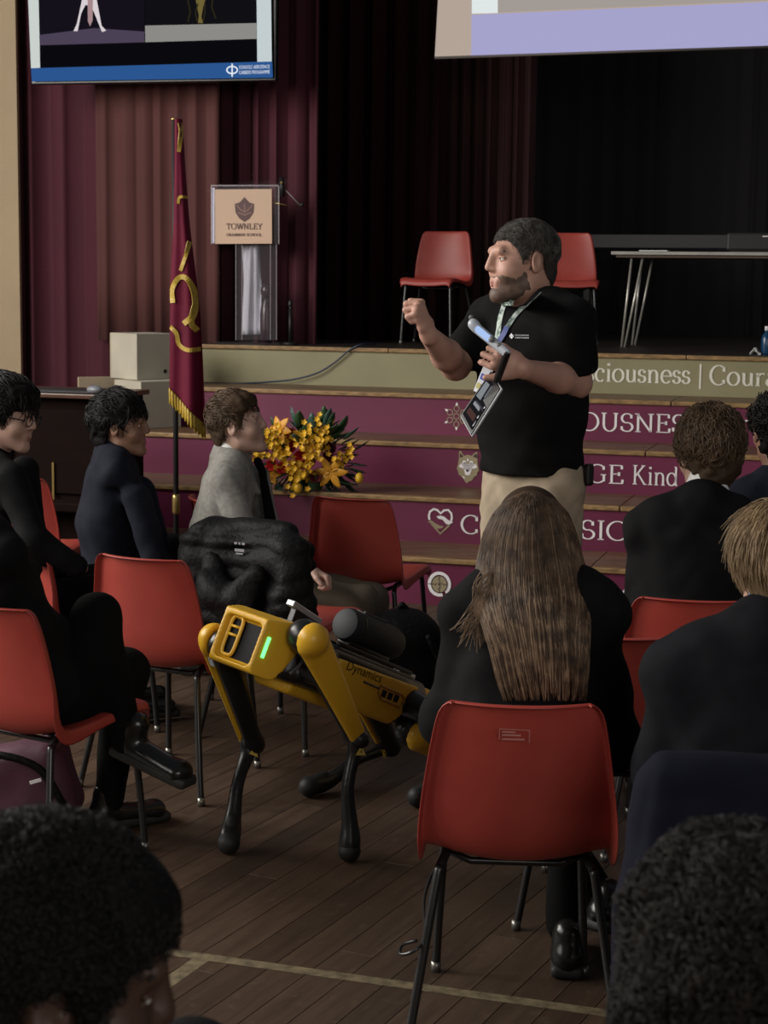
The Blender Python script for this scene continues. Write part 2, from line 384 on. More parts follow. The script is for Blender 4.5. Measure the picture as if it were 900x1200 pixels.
# --- lettering: a small stroke alphabet with thick stems, thin bars and serifs
def A(cx,cy,rx,ry,a0,a1,n=18): return [(cx+rx*math.cos(math.radians(a0+(a1-a0)*i/n)),cy+ry*math.sin(math.radians(a0+(a1-a0)*i/n))) for i in range(n+1)]
def Hs(x,y,w=.12): return [(x-w,y),(x+w,y)]
GL={
'C':([A(.45,.5,.41,.51,52,308),[(.71,.94),(.72,.70)],[(.71,.06),(.72,.26)]],.84),
'O':([A(.47,.5,.44,.51,0,360,28)],.98),
'N':([[(.14,0),(.14,1)],[(.10,1),(.76,0)],[(.76,0),(.76,1)],Hs(.14,0,.13),Hs(.08,1,.10),Hs(.76,1,.13)],.93),
'S':([A(.30,.74,.25,.26,50,270)+A(.30,.25,.27,.25,90,-140),[(.50,.95),(.51,.74)],[(.06,.07),(.05,.28)]],.64),
'I':([[(.17,0),(.17,1)],Hs(.17,0,.14),Hs(.17,1,.14)],.37),
'U':([[(.15,1),(.15,.36)]+A(.44,.36,.29,.37,180,360)+[(.73,1)],Hs(.15,1,.13),Hs(.73,1,.12)],.92),
'E':([[(.16,0),(.16,1)],[(.04,1),(.62,1)],[(.04,0),(.66,0)],[(.16,.52),(.50,.52)],[(.62,1),(.63,.80)],[(.66,0),(.68,.22)],[(.50,.62),(.50,.42)]],.74),
'R':([[(.16,0),(.16,1)],[(.04,1),(.30,1)]+A(.30,.76,.25,.24,90,-90)+[(.16,.52)],[(.34,.52),(.72,0)],Hs(.16,0,.13),Hs(.74,0,.09)],.80),
'A':([[(.42,1.02),(.08,0)],[(.40,1.02),(.78,0)],[(.20,.36),(.64,.36)],Hs(.08,0,.11),Hs(.78,0,.13)],.86),
'G':([A(.46,.5,.42,.51,52,312),[(.74,.94),(.75,.72)],[(.77,.45),(.77,.08)],Hs(.75,.45,.13)],.92),
'M':([[(.14,0),(.17,1)],[(.16,1),(.50,.08)],[(.50,.08),(.84,1)],[(.84,1),(.88,0)],Hs(.13,0,.12),Hs(.88,0,.13),Hs(.10,1,.08),Hs(.90,1,.08)],1.03),
'P':([[(.16,0),(.16,1)],[(.04,1),(.32,1)]+A(.32,.74,.26,.26,90,-90)+[(.16,.48)],Hs(.16,0,.14)],.70),
'T':([[(.38,0),(.38,1)],[(.04,1),(.72,1)],[(.05,1),(.04,.78)],[(.71,1),(.72,.78)],Hs(.38,0,.14)],.78),
'Y':([[(.08,1),(.40,.48)],[(.74,1),(.40,.48)],[(.40,.5),(.40,0)],Hs(.08,1,.12),Hs(.74,1,.11),Hs(.40,0,.14)],.84),
'K':([[(.16,0),(.16,1)],[(.20,.44),(.66,1)],[(.32,.58),(.74,0)],Hs(.16,0,.13),Hs(.16,1,.13),Hs(.64,1,.11),Hs(.76,0,.11)],.86),
'W':([[(.06,1),(.36,0)],[(.36,0),(.62,.98)],[(.60,.98),(.88,0)],[(.88,0),(1.14,1)],Hs(.06,1,.12),Hs(.60,1,.10),Hs(1.14,1,.11)],1.22),
'L':([[(.16,0),(.16,1)],[(.04,0),(.64,0)],[(.64,0),(.66,.24)],Hs(.16,1,.14)],.70),
'H':([[(.15,0),(.15,1)],[(.74,0),(.74,1)],[(.15,.52),(.74,.52)],Hs(.15,0),Hs(.15,1),Hs(.74,0),Hs(.74,1)],.92),
'c':([A(.30,.33,.25,.34,48,312),[(.46,.60),(.47,.46)]],.55),
'i':([[(.16,0),(.16,.64)],Hs(.16,0,.12),[(.06,.62),(.16,.65)],A(.155,.90,.035,.035,0,360,8)],.32),
'o':([A(.32,.33,.28,.34,0,360,22)],.65),
'u':([[(.14,.64),(.14,.22)]+A(.32,.22,.18,.22,180,330),[(.52,.64),(.52,0)],[(.04,.64),(.14,.64)],[(.42,.64),(.52,.64)],[(.52,0),(.62,.02)]],.66),
's':([A(.22,.50,.16,.16,50,270)+A(.22,.17,.18,.17,90,-140),[(.36,.62),(.36,.50)],[(.06,.05),(.05,.18)]],.46),
'n':([[(.14,0),(.14,.64)],A(.34,.40,.20,.25,160,0)+[(.54,0)],[(.03,.62),(.14,.65)],Hs(.14,0,.11),Hs(.54,0,.11)],.69),
'e':([A(.31,.33,.26,.34,0,318),[(.06,.36),(.57,.36)]],.60),
'r':([[(.14,0),(.14,.64)],A(.36,.38,.22,.26,165,60),[(.03,.62),(.14,.65)],Hs(.14,0,.12)],.48),
'a':([A(.28,.46,.18,.20,150,0)+[(.46,.0)],A(.25,.19,.19,.19,70,290),[(.28,.37),(.46,.40)],[(.46,.02),(.58,.0)]],.58),
'd':([A(.29,.33,.25,.34,0,360,20),[(.54,0),(.54,1)],[(.44,1),(.54,1)],[(.54,0),(.64,.02)]],.68),
'g':([A(.28,.42,.2,.22,0,360),A(.3,-.05,.26,.15,0,360),[(.3,.2),(.2,.1)]],.58),
'|':([[(.1,-.25),(.1,1.05)]],.2),' ':([],.34)}
def glyph(strokes,thick=.115,thin=.05,uni=None):
    mb=MB()
    for st in strokes:
        pts=[Vector((x,y)) for x,y in st]; n=len(pts); L=[];R=[]
        for i,q in enumerate(pts):
            t=(pts[min(i+1,n-1)]-pts[max(i-1,0)])
            if t.length<1e-9: t=Vector((1,0))
            t.normalize(); wv=uni if uni else thin+(thick-thin)*abs(t.y)**1.3
            nr=Vector((-t.y,t.x))*wv/2; L.append(q+nr); R.append(q-nr)
        mb.add([(p.x,p.y,0) for p in L]+[(p.x,p.y,0) for p in R],[(i,n+i,n+i+1,i+1) for i in range(n-1)])
    return mb
GM={}
def gmesh(ch,m,thick=.115,thin=.05):
    key=(ch,m.name,thick)
    if key not in GM:
        mb=glyph(GL[ch][0],thick,thin); me=bpy.data.meshes.new('letter'); me.from_pydata([tuple(q) for q in mb.v],[],mb.f); me.materials.append(m); GM[key]=me
    return GM[key]
def text_on(parent,text,i0,pa,i1,pb,capz,sy,m,inv,thick=.115,skip=''):
    """lay text along a stage-parallel plane: left edge of char i0 at pixel pa, right edge of char i1 at pixel pb"""
    xs=[0]
    for ch in text: xs.append(xs[-1]+GL[ch][1]+.06)
    A0,B0=ats(*pa,sy),ats(*pb,sy); sa,sb=(A0-SO).dot(SX),(B0-SO).dot(SX)
    sc=(sb-sa)/(xs[i1+1]-.06-xs[i0]-.08); base=sa-(xs[i0]+.04)*sc
    for i,ch in enumerate(text):
        if not GL[ch][0]: continue
        sx=base+xs[i]*sc; zz=A0.z+(B0.z-A0.z)*(sx-sa)/(sb-sa)
        o=bpy.data.objects.new('letter',gmesh(ch,m,thick)); COL.objects.link(o); o.parent=parent
        M=Matrix.Translation(S(sx,sy,zz))@RS.to_4x4()@Matrix.Rotation(PI/2,4,'X')@Matrix.Diagonal((sc,capz,1,1))
        o.matrix_local=inv@M
    return sc
LI=Matrix()  # risers carry geometry in world space through the steps root, so letters use the same space
def cap(px): return px
PPM=lambda sy: F_PX/((D1+sy/math.cos(PSI)-.35)*1.008)
e=.004
text_on(RIS[5],'Consciousness',4,(698,446.5),12,(808,449.5),21.5/PPM(4*TD),4*TD-e,M_cream,LI,.15)
text_on(RIS[5],'|',0,(819.4,450.5),0,(821.2,450.6),22/PPM(4*TD),4*TD-e,M_cream,LI,.15)
text_on(RIS[5],'Coura',0,(832.5,450.6),2,(882.5,452),21.5/PPM(4*TD),4*TD-e,M_cream,LI,.15)
text_on(RIS[4],'CONSCIOUSNESS',6,(680,504),10,(785,506.8),20.5/PPM(3*TD),3*TD-e,M_white,LI)
text_on(RIS[4],'r',0,(866,509),0,(878,509.4),25/PPM(3*TD),3*TD-e,M_white,LI)
text_on(RIS[3],'COURAGE',5,(689.5,565),6,(730,566.8),21/PPM(2*TD),2*TD-e,M_white,LI)
text_on(RIS[3],'Kind',0,(741.5,567),2,(779,568.6),21.5/PPM(2*TD),2*TD-e,M_white,LI)
text_on(RIS[2],'COMPASSION',0,(541,624.8),8,(736,633.6),22/PPM(TD),TD-e,M_white,LI)
text_on(RIS[1],'CURIOSITY',0,(543,698),8,(738.5,709),23/PPM(0),-e,M_white,LI)
# --- emblems
def emblem(parent,name,px,py,sy,mb,m,sc=1.0,dy=0):
    o=mb.build(name,m,parent); A0=ats(px,py,sy)
    o.matrix_local=Matrix.Translation(A0-SY*dy)@RS.to_4x4()@Matrix.Rotation(PI/2,4,'X')@Matrix.Scale(sc,4); return o
def poly(pts): return MB().add([(x,y,0) for x,y in pts],[tuple(range(len(pts)))])
u=1/PPM(3*TD)  # one photo pixel in metres on that riser
mb=MB()
for k in range(6):
    a=math.radians(60*k); R=lambda x,y:(x*math.cos(a)-y*math.sin(a),x*math.sin(a)+y*math.cos(a))
    lp=[R(0,5)]+[R(*p) for p in A(0,9.4,3.3,3.2,-60,240,14)]+[R(0,5)]
    g=glyph([lp],uni=1.0); mb.add(g.v,g.f)
g=glyph([A(0,0,3.4,3.4,0,360,16)],uni=1.0); mb.add(g.v,g.f)
emblem(RIS[4],'flower_emblem',535,488,3*TD-e,mb,M_gold,u)
mb=MB()
for k in range(6):
    a=math.radians(60*k); R=lambda x,y:(x*math.cos(a)-y*math.sin(a),x*math.sin(a)+y*math.cos(a))
    p=poly([R(*q) for q in [(0,17),(1.3,14.5),(1.2,12.8),(0,12.2),(-1.2,12.8),(-1.3,14.5)]]); mb.add(p.v,p.f)
emblem(RIS[4],'emblem_petal',535,488,3*TD-e,mb,M_white,u)
u=1/PPM(2*TD)
W=lambda pts:[((x-381)/10,(880-y)/10) for x,y in pts]
mb=poly(W([(270,775),(272,690),(290,680),(335,740),(380,725),(425,738),(475,690),(495,690),(498,770),(505,850),(520,905),(498,940),(492,975),(460,985),(440,1030),(400,1045),(380,1070),(350,1050),(330,1010),(270,965),(262,920),(245,905),(262,840)]))
wolf=emblem(RIS[3],'wolf_emblem',548.1,548,2*TD-e,mb,M_gold,u)
mb=MB()
for p in ([(270,870),(300,830),(330,870),(345,940),(355,968),(385,972),(410,965),(425,920),(440,870),(480,832),(500,872),(470,885),(440,885),(425,850),(405,880),(400,910),(360,910),(352,880),(335,855),(330,885),(300,885)],[(380,765),(393,790),(382,812),(368,790)],[(320,800),(350,796),(362,815),(352,832),(335,820),(325,835),(316,820)],[(440,800),(412,796),(400,815),(408,832),(425,820),(437,835),(446,820)],[(318,980),(350,1000),(345,1015),(325,1005)]):
    q=poly(W(p)); mb.add(q.v,q.f)
emblem(RIS[3],'wolf_face',548.1,548,2*TD-e,mb,M_white,u,.002)
mb=MB()
for p in ([(358,905),(400,905),(392,925),(380,932),(366,925)],[(335,818),(350,815),(352,826),(340,828)],[(412,826),(414,815),(430,818),(424,828)],[(280,760),(286,705),(318,745)],[(440,745),(482,705),(488,760)]):
    q=poly(W(p)); mb.add(q.v,q.f)
emblem(RIS[3],'wolf_nose',548.1,548,2*TD-e,mb,mat('dark_vinyl',(.05,.02,.03),.5),u,.004)
u=1/PPM(TD)
Hh=lambda pts:[((x-310)/8.57,(270-y)/8.57) for x,y in pts]
g=glyph([Hh([(192,255),(185,215),(195,170),(235,140),(275,150),(310,182),(345,150),(390,142),(425,180),(430,225),(420,270)])],uni=2.6); mb=g
p=poly(Hh([(265,215),(310,205),(350,215),(395,250),(430,258),(445,268),(400,295),(370,290),(330,245),(290,240)])); mb.add(p.v,p.f)
emblem(RIS[2],'heart_emblem',516.2,611.5,TD-e,mb,M_white,u)
g=glyph([Hh([(210,290),(310,395),(405,300)])],uni=2.4); mb=g
p=poly(Hh([(172,280),(210,258),(250,285),(300,310),(345,315),(330,335),(280,345),(240,320),(215,290)])); mb.add(p.v,p.f)
emblem(RIS[2],'heart_hand',516.2,611.5,TD-e,mb,M_gold,u)
u=1/PPM(0)
g=glyph([A(0,0,12.6,13.4,-50,290,40)],uni=4.0); mb=g
p=poly(A(11,-17,2.1,2.1,0,345,12)); mb.add(p.v,p.f); g=glyph([[(4.5,-10.5),(9.2,-15)]],uni=2.2)
emblem(RIS[1],'ring_emblem',514.8,684.5,-e,mb,M_white,u)
emblem(RIS[1],'puzzle_disc',514.8,684.5,-e,poly(A(0,0,9.8,10.4,0,352,40)),M_gold,u,.001)
g=glyph([A(0,0,9.9,10.5,0,360,36),[(0,10.4),(0,7),(-1.4,5.5),(1.0,4),(0,1.5),(0,-1.5),(1.4,-3.6),(-.8,-5.5),(0,-7.5),(0,-10.4)],[(-14,0),(-6.5,0),(-5,-1.6),(-3.5,.8),(-1.5,0),(1.5,0),(3.4,1.6),(5.2,-.6),(7,0),(9.8,0)]],uni=.75)
emblem(RIS[1],'puzzle_line',514.8,684.5,-e,g,mat('dark_vinyl',(.05,.02,.03),.5),u,.003)
# --- walls
M_wall=mat('cream_wall_paint',(.42,.32,.20),.8,noise=(3,.12,4,2))
M_black=mat('black_stage_wall',(.006,.005,.006),.9)
sx=sxz(20.5,200,2.0)[0]
wf=MB(); wf.box(S(sxz(20.5,200,2.36)[0]-2.0,2.38,2.6),(4.0,.03,5.6),RS); struct(wf.build('wall_front',M_wall))
wb=MB(); wb.box(S(.5,7.4,3),(11,.1,6.4),RS); struct(wb.build('wall_back',M_black))
wl=MB()
X=-6.55; ys=[-4.5]+[q for y in WIN_Y for q in (y-.95,y+.95)]+[13.0]
for i in range(0,len(ys),2): wl.box((X-.1,(ys[i]+ys[i+1])/2,3.2),(.2,ys[i+1]-ys[i],6.4))
for y in WIN_Y: wl.box((X-.1,y,1.15),(.2,1.9,2.3)); wl.box((X-.1,y,5.95),(.2,1.9,.9))
struct(wl.build('wall_left',M_wall))
M_frame=mat('white_window_frame',(.7,.7,.68),.4)
for i,y in enumerate(WIN_Y):
    fr=MB()
    for dy in (-.92,0,.92): fr.box((X-.14,y+dy,3.9),(.06,.06,3.2))
    for z in (2.33,3.4,4.4,5.47): fr.box((X-.14,y,z),(.055,1.9,.06))
    struct(fr.build('window_%d'%(i+1),M_frame))
wr=MB(); xs=[-6.5]+[q for x in REAR_X for q in (x-.95,x+.95)]+[7.0]
for i in range(0,len(xs),2): wr.box(((xs[i]+xs[i+1])/2,-4.6,3.2),(xs[i+1]-xs[i],.2,6.4))
for x in REAR_X: wr.box((x,-4.6,.95),(1.9,.2,1.9)); wr.box((x,-4.6,5.55),(1.9,.2,1.7))
struct(wr.build('wall_rear',M_wall))
for i,x in enumerate(REAR_X):
    fr=MB()
    for dx in (-.92,0,.92): fr.box((x+dx,-4.64,3.3),(.06,.06,2.8))
    for z in (1.93,3.3,4.67): fr.box((x,-4.64,z),(1.9,.055,.06))
    struct(fr.build('window_%d'%(i+1+len(WIN_Y)),M_frame))
# --- curtains
def curtain(label,px0,px1,sy,z0,z1,folds,amp,m,gather=0,seed=0,py=300,cat='curtain'):
    x0,x1=sxz(px0,py,sy)[0],sxz(px1,py,sy)[0]; rr=random.Random(seed)
    ph=[rr.uniform(-.5,.5) for _ in range(folds+2)]; am=[rr.uniform(.6,1.2) for _ in range(folds+2)]
    nu=folds*10
    def fn(u,v):
        t=u*folds; i=int(min(t,folds-1e-6)); fr=t-i
        a=amp*(am[i]*(1-fr)+am[i+1]*fr)*(1-.35*v); pz=(ph[i]*(1-fr)+ph[i+1]*fr)
        xx=x0+(x1-x0)*(u+gather*math.sin(PI*u)*v*0)
        return S(xx+.25*amp*math.sin(4*PI*t+pz),sy+a*math.sin(2*PI*t+pz*2+.3*v),z0+(z1-z0)*v)
    mb=MB().grid(fn,nu,8); o=mb.build('curtain',m,None,True); solid(o,.006); tag(o,label,cat); return o
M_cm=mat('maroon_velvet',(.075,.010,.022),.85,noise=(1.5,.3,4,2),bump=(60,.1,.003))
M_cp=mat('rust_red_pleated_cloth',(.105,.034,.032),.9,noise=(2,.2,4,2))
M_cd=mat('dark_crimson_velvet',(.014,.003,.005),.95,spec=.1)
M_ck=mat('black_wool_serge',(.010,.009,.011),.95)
curtain('maroon velvet curtain hanging beside the cream wall, behind the wooden cabinet',14,168,2.52,.1,5.5,4,.06,M_cm,seed=1)
curtain('wide rust-red pleated curtain behind the flag and the pale boxes',112,258,2.40,STAGE,5.5,7,.022,M_cp,seed=2)
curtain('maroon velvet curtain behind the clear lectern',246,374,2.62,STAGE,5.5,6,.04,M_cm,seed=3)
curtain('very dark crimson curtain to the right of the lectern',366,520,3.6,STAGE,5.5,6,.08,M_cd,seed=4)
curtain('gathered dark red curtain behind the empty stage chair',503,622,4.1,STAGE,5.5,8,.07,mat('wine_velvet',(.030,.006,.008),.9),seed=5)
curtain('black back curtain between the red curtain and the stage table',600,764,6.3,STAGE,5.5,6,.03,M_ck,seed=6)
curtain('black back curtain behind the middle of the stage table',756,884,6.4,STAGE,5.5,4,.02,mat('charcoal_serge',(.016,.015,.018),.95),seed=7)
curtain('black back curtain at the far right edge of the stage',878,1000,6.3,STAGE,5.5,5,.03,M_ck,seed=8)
# ------------------------------------------------------------------ red polypropylene chairs
def red_mat():
    m=mat('red_polypropylene',(.39,.058,.040),.45,noise=(3.5,.32,5,2.0),col2=(.27,.026,.022),bump=(180,.06,.001))
    N=m.node_tree.nodes; L=m.node_tree.links; b=N['Principled BSDF']
    src=b.inputs['Base Color'].links[0].from_socket
    tc=N.new('ShaderNodeTexCoord'); mp=N.new('ShaderNodeMapping'); mp.inputs['Scale'].default_value=(1,1,.35); L.new(tc.outputs['Object'],mp.inputs[0])
    n=N.new('ShaderNodeTexNoise'); n.inputs['Scale'].default_value=26; n.inputs['Detail'].default_value=8; n.inputs['Roughness'].default_value=.8; L.new(mp.outputs[0],n.inputs['Vector'])
    r=N.new('ShaderNodeMapRange'); r.inputs[1].default_value=.63; r.inputs[2].default_value=.80; r.inputs[4].default_value=.45; L.new(n.outputs[0],r.inputs[0])
    mx=N.new('ShaderNodeMix'); mx.data_type='RGBA'; mx.inputs[7].default_value=(.55,.22,.20,1); L.new(r.outputs[0],mx.inputs[0]); L.new(src,mx.inputs[6]); L.new(mx.outputs[2],b.inputs['Base Color'])
    return m
M_red=red_mat()
M_tube=mat('black_chair_tube',(.012,.012,.013),.3,spec=.6)
M_ferr=mat('worn_steel_ferrule',(.25,.24,.22),.35,metal=.8)
def chair_shell():
    prof=[(.225,.418,.185),(.215,.440,.20),(.17,.449,.21),(.08,.443,.214),(-.02,.434,.216),(-.105,.428,.218),(-.165,.434,.224),(-.202,.458,.230),(-.222,.50,.231),(-.232,.555,.224),(-.240,.62,.214),(-.250,.69,.202),(-.262,.745,.191),(-.268,.772,.180),(-.272,.783,.160)]
    P=[Vector((0,a,b)) for a,b,_ in prof]; n=len(prof)
    us=[-1,-1,-.97,-.86,-.66,-.42,-.2,0,.2,.42,.66,.86,.97,1,1]; nu=len(us)
    v=[]
    for j in range(n):
        t=(P[min(j+1,n-1)]-P[max(j-1,0)]).normalized(); out=Vector((0,-t.z,t.y)); # points below the seat / behind the back
        if out.z>0 and j<5: out=-out
        out=Vector((0,t.z,-t.y))*-1
        w=min(1,max(0,(j-5)/4))   # 0 on seat, 1 on back
        under=Vector((0,-1,0))*w+Vector((0,0,-1))*(1-w)
        for i,u in enumerate(us):
            hw=prof[j][2]; a=abs(u)
            hw*=.91; q=P[j]+Vector((u*hw,0,0))
            q+=Vector((0,1,0))*w*.040*a**2.2+Vector((0,0,1))*(1-w)*.014*a**2.5
            if w<1: q+=Vector((0,0,-.01))*(1-w)*(a>.9)
            q+=Vector((0,0,-.030))*max(0,1-((j-6)/3.2)**2)*(1-a*a)
            if i in (0,nu-1): q+=under.normalized()*(.022+.022*max(0,1-((j-6.5)/2.5)**2))+Vector((math.copysign(.004,u),0,0))
            v.append(q)
    f=[(j*nu+i,j*nu+i+1,(j+1)*nu+i+1,(j+1)*nu+i) for j in range(n-1) for i in range(nu-1)]
    # turned rim along the top and the front lip
    top=[]
    for i in range(nu): q=v[(n-1)*nu+i]+Vector((0,-.018,-.004)); top.append(q)
    k=len(v); v+=top; f+=[((n-1)*nu+i,(n-1)*nu+i+1,k+i+1,k+i) for i in range(nu-1)]
    fr=[v[i]+Vector((0,0,-.02)) for i in range(nu)]; k=len(v); v+=fr; f+=[(k+i,k+i+1,i+1,i) for i in range(nu-1)]
    return v,f
def make_chair():
    root=empty('red_chair')
    v,f=chair_shell(); sh=pyd('seat_shell',v,f,M_red,root,True); solid(sh,.005,-1); subs(sh,1)
    for s in (-1,1):
        xt=.155*s
        rear=bez([(xt,-.06,.413),(xt,-.13,.411),(xt+.012*s,-.175,.395),(xt+.02*s,-.19,.36),(xt+.062*s,-.245,.10),(xt+.078*s,-.262,.004)],6)
        front=bez([(xt,-.06,.413),(xt,.10,.418),(xt+.004*s,.15,.408),(xt+.006*s,.168,.375),(xt+.018*s,.19,.15),(xt+.024*s,.20,.004)],6)
        for pts in (rear,front):
            l=MB().tube(pts,.0105,10).build('leg',M_tube,root,True)
            MB().tube([pts[-1]+Vector((0,0,.022)),pts[-1]-Vector((0,0,.003))],.0125,10).build('ferrule',M_ferr,l,True)
    MB().tube([(-.155,-.10,.408),(-.10,-.10,.385),(.10,-.10,.385),(.155,-.10,.408)],.009,8).build('crossbar',M_tube,root,True)
    MB().tube([(-.155,.09,.415),(-.10,.09,.410),(.10,.09,.410),(.155,.09,.415)],.009,8).build('crossbar',M_tube,root,True)
    return root
CH0=make_chair(); CH0_used=[False]; CHAIRS={}
def chair(key,label,px,py,ang,z=0.0,Y=None,group='red plastic chairs on the hall floor'):
    top=onz(px,py,.778) if Y is None else at(px,py,Y)
    a=math.radians(ang); fw=Vector((math.sin(a),math.cos(a),0))
    loc=Vector((top.x,top.y,0))+fw*.27; loc.z=z
    if not CH0_used[0]: o=CH0; CH0_used[0]=True
    else: o=copy_tree(CH0)
    o.location=loc; o.rotation_euler=(0,0,-a); tag(o,label,'chair',group); CHAIRS[key]=(o,loc,fw,a); return o
def cl(key,x,y,z):
    """chair-local point to world"""
    o,loc,fw,a=CHAIRS[key]; rt=Vector((fw.y,-fw.x,0)); return loc+rt*x+fw*y+UP*z
chair('girl','scuffed red plastic chair nearest the camera, under the long-haired girl',611,830,3)
chair('ahead','red plastic chair directly in front of the long-haired girl, standing empty',721,750,8)
chair('boy','red plastic chair under the boy with wavy brown hair and white collar',814,706,10)
chair('left','empty red plastic chair facing the stage to the left of the robot',160,656,25)
chair('puffer','red plastic chair hidden under the black puffer jacket',293,625,30)
chair('free','empty red plastic chair beside the flowers in front of the steps',409,586,22)
chair('cross','red plastic chair at left edge under the person with crossed legs',-24,712,32)
chair('glasses','red plastic chair behind the arm of the student with glasses',18,617,58)
chair('navy','red plastic chair behind the back of the navy-suited student',104,571,72)
chair('grey','red plastic chair behind the back of the man in grey jacket',228,586,70)
chair('edge','red plastic chair glimpsed between the student with glasses and the cabinet',10,562,15)
chair('coat','red plastic chair hidden under the hanging navy coat at right',893,905,6)
for key,lab,px,py,ang,Y in (('st1','red plastic chair standing empty on stage before the dark curtain',524,282,199,12.35),('st2','red plastic chair on stage behind the head of the presenter',664,281,181,12.35)):
    chair(key,lab,px,py,ang,STAGE,Y,'red plastic chairs on the stage')
hook=MB().tube(bez([(-.168,.176,.275),(-.19,.12,.275),(-.205,.0,.255),(-.20,-.12,.245),(-.196,-.205,.24),(-.222,-.235,.222),(-.25,-.215,.208),(-.246,-.18,.215),(-.215,-.185,.228)],5),.004,6)
hook.build('link_hook',M_tube,CHAIRS['girl'][0],True)
mk=MB(); M_mk=mat('faded_mould_mark',(.40,.16,.14),.5)
for (x0,z0,x1,z1) in ((-.045,.735,.018,.733),(.018,.733,.018,.705),(-.045,.735,-.045,.712)): mk.tube([(x0,-.2795+.0*z0,z0),(x1,-.2795,z1)],.0009,4)
for k,(zz,x1) in enumerate(((.728,-.012),(.721,.0),(.712,.008))): mk.box(((-.04+x1)/2,-.2775+.001*k,zz),(x1+.04,.0015,.0035))
o=mk.build('moulded_mark',M_mk,CHAIRS['girl'][0]); o['kind']='stuff'
# ------------------------------------------------------------------ stage table(s)
M_lam=mat('pale_laminate_edge',(.42,.40,.36),.5,noise=(8,.3,4,2)); M_chrome=mat('steel_leg',(.55,.53,.48),.35,metal=.6); M_under=mat('brown_table_underside',(.12,.08,.06),.7)
def table(label,pl,py,Y,L,zt):
    p=at(pl,py,Y); d=SX; n=SY; root=thing('folding_table',label,'table',Vector((p.x,p.y,STAGE)),-PSI,'folding tables on stage')
    MB().box((L/2,.30,zt-STAGE-.012),(L,.66,.022),None,.003).build('table_top',M_lam,root)
    MB().box((L/2,.30,zt-STAGE-.032),(L-.06,.6,.016)).build('apron',M_under,root)
    for lx in (.09,L-.09):
        for ly in (.05,.55):
            sgn=1 if lx<L/2 else -1
            for k in (0,1):
                MB().tube([(lx+.04*sgn+.075*sgn*k,ly,zt-STAGE-.04),(lx-.012*sgn+.022*sgn*k,ly,.0)],.0085,8).build('leg',M_chrome,root,True)
    return root
t=table('pale folding table at the right of the stage with a paper on it',717,293,11.85,1.85,1.895)
ax=at(717,293,11.85)
def tabpt(px,py,off): # a point on the table top
    q=ats(px,py,(ax-SO).dot(SY)+off); return Vector((q.x,q.y,1.895))
q=tabpt(767,289,.02); o=MB().box((0,0,.004),(.19,.12,.006),None).build('paper_stack',mat('white_paper',(.8,.8,.78),.7)); o.location=q; o.rotation_euler=(0,0,-PSI); tag(o,'small white stack of paper on the stage table','paper')
q=tabpt(882,283,.22); r=thing('equipment_case','black flat equipment case with a small white mark on the stage table','case',q,-PSI)
M_case=mat('black_case',(.008,.008,.009),.55); MB().box((.05,0,.07),(.42,.3,.12),None,.015).build('case_body',M_case,r); MB().box((.05,0,.005),(.38,.26,.01)).build('case_foot',M_case,r)
MB().box((.10,-.1505,.106),(.05,.001,.007)).build('case_mark',M_white,r)
q=ats(790,283,4.6)
r=thing('low_screen','low dark grey beam on black posts behind the stage table','panel',Vector((q.x,q.y,STAGE))+SX*.35,-PSI); hgt=q.z-STAGE
MB().box((0,0,hgt),(2.2,.05,.10),None,.004).build('beam',mat('charcoal_panel',(.020,.020,.023),.6),r)
for s_ in (-1,1): MB().box((1.0*s_,0,hgt/2-.025),(.05,.05,hgt-.05),None,.004).build('post',M_case,r); MB().box((1.0*s_,0,.015),(.05,.4,.03)).build('foot',M_case,r)
r=thing('water_bottle','blue plastic bottle at the right end of the stage floor','bottle',ats(898,406,2.5)); r.location.z=STAGE
MB().lathe([(.03,0),(.033,.01),(.033,.10),(.025,.125),(.012,.14),(.012,.155)],16).build('bottle_body',mat('blue_plastic',(.01,.05,.12),.25),r,True); MB().lathe([(.014,.15),(.014,.175),(.012,.178)],12).build('bottle_cap',M_white,r,True)
tq=MB().grid(lambda u,v:(.05*(u-.5)+.01*math.sin(9*v),.04*(v-.5),.02+.025*math.sin(5*u+3*v)*math.cos(4*v)),8,8)
o=tq.build('paper_tissue',mat('white_paper',(.8,.8,.78),.7),None,True); solid(o,.001); p=ats(886,388,2.45); o.location=(p.x,p.y,p.z-.02); tag(o,'crumpled white tissue beside the blue bottle on stage','tissue')
o.location.z=STAGE; 
# ------------------------------------------------------------------ wall television
tvs=2.0
def tvq(px,py,d=0): return ats(px,py,tvs)-SY*d
def flat(pts,d,fn=tvq): return MB().add([fn(x,y,d) for x,y in pts],[tuple(range(len(pts)))])
bl,br=tvq(35,98.5),tvq(321.5,94); tl=tvq(26,-66); up=(tl-bl).normalized(); ex=(br-bl).normalized(); up=(up-ex*up.dot(ex)).normalized(); Wd=(br-bl).length; Hd=Wd*.575
TV=thing('television','large wall television showing a slide with blue footer bar','television',bl+ex*Wd/2+Vector((0,0,0)))
RT=Matrix((ex,ex.cross(up)*-1,up)).transposed()
def tvpart(name,mb,m):
    o=mb.build(name,m,TV); o.location=-Vector(TV.location); return o
nrm=up.cross(ex)*-1
if nrm.dot(SY)>0: nrm=-nrm
bk=MB(); bk.box(bl+ex*Wd/2+up*Hd/2-nrm*.05,(Wd,.06,Hd),RT,.006); tvpart('tv_body',bk,mat('tv_black',(.006,.006,.007),.35))
tvpart('wall_bracket',MB().box(bl+ex*Wd/2+up*Hd/2-nrm*.2,(.3,.25,.4),RT),M_tube)
def scr(px,py,d):
    """photo pixel onto the television's own picture plane"""
    dr=ray(px,py); o=bl+nrm*(.002+d); return CAMP+dr*((o-CAMP).dot(nrm)/dr.dot(nrm))
def tvp(name,pts,col,st,d): return tvpart(name,flat(pts,d,scr),emis('tv_'+col.strip('#'),col,st))
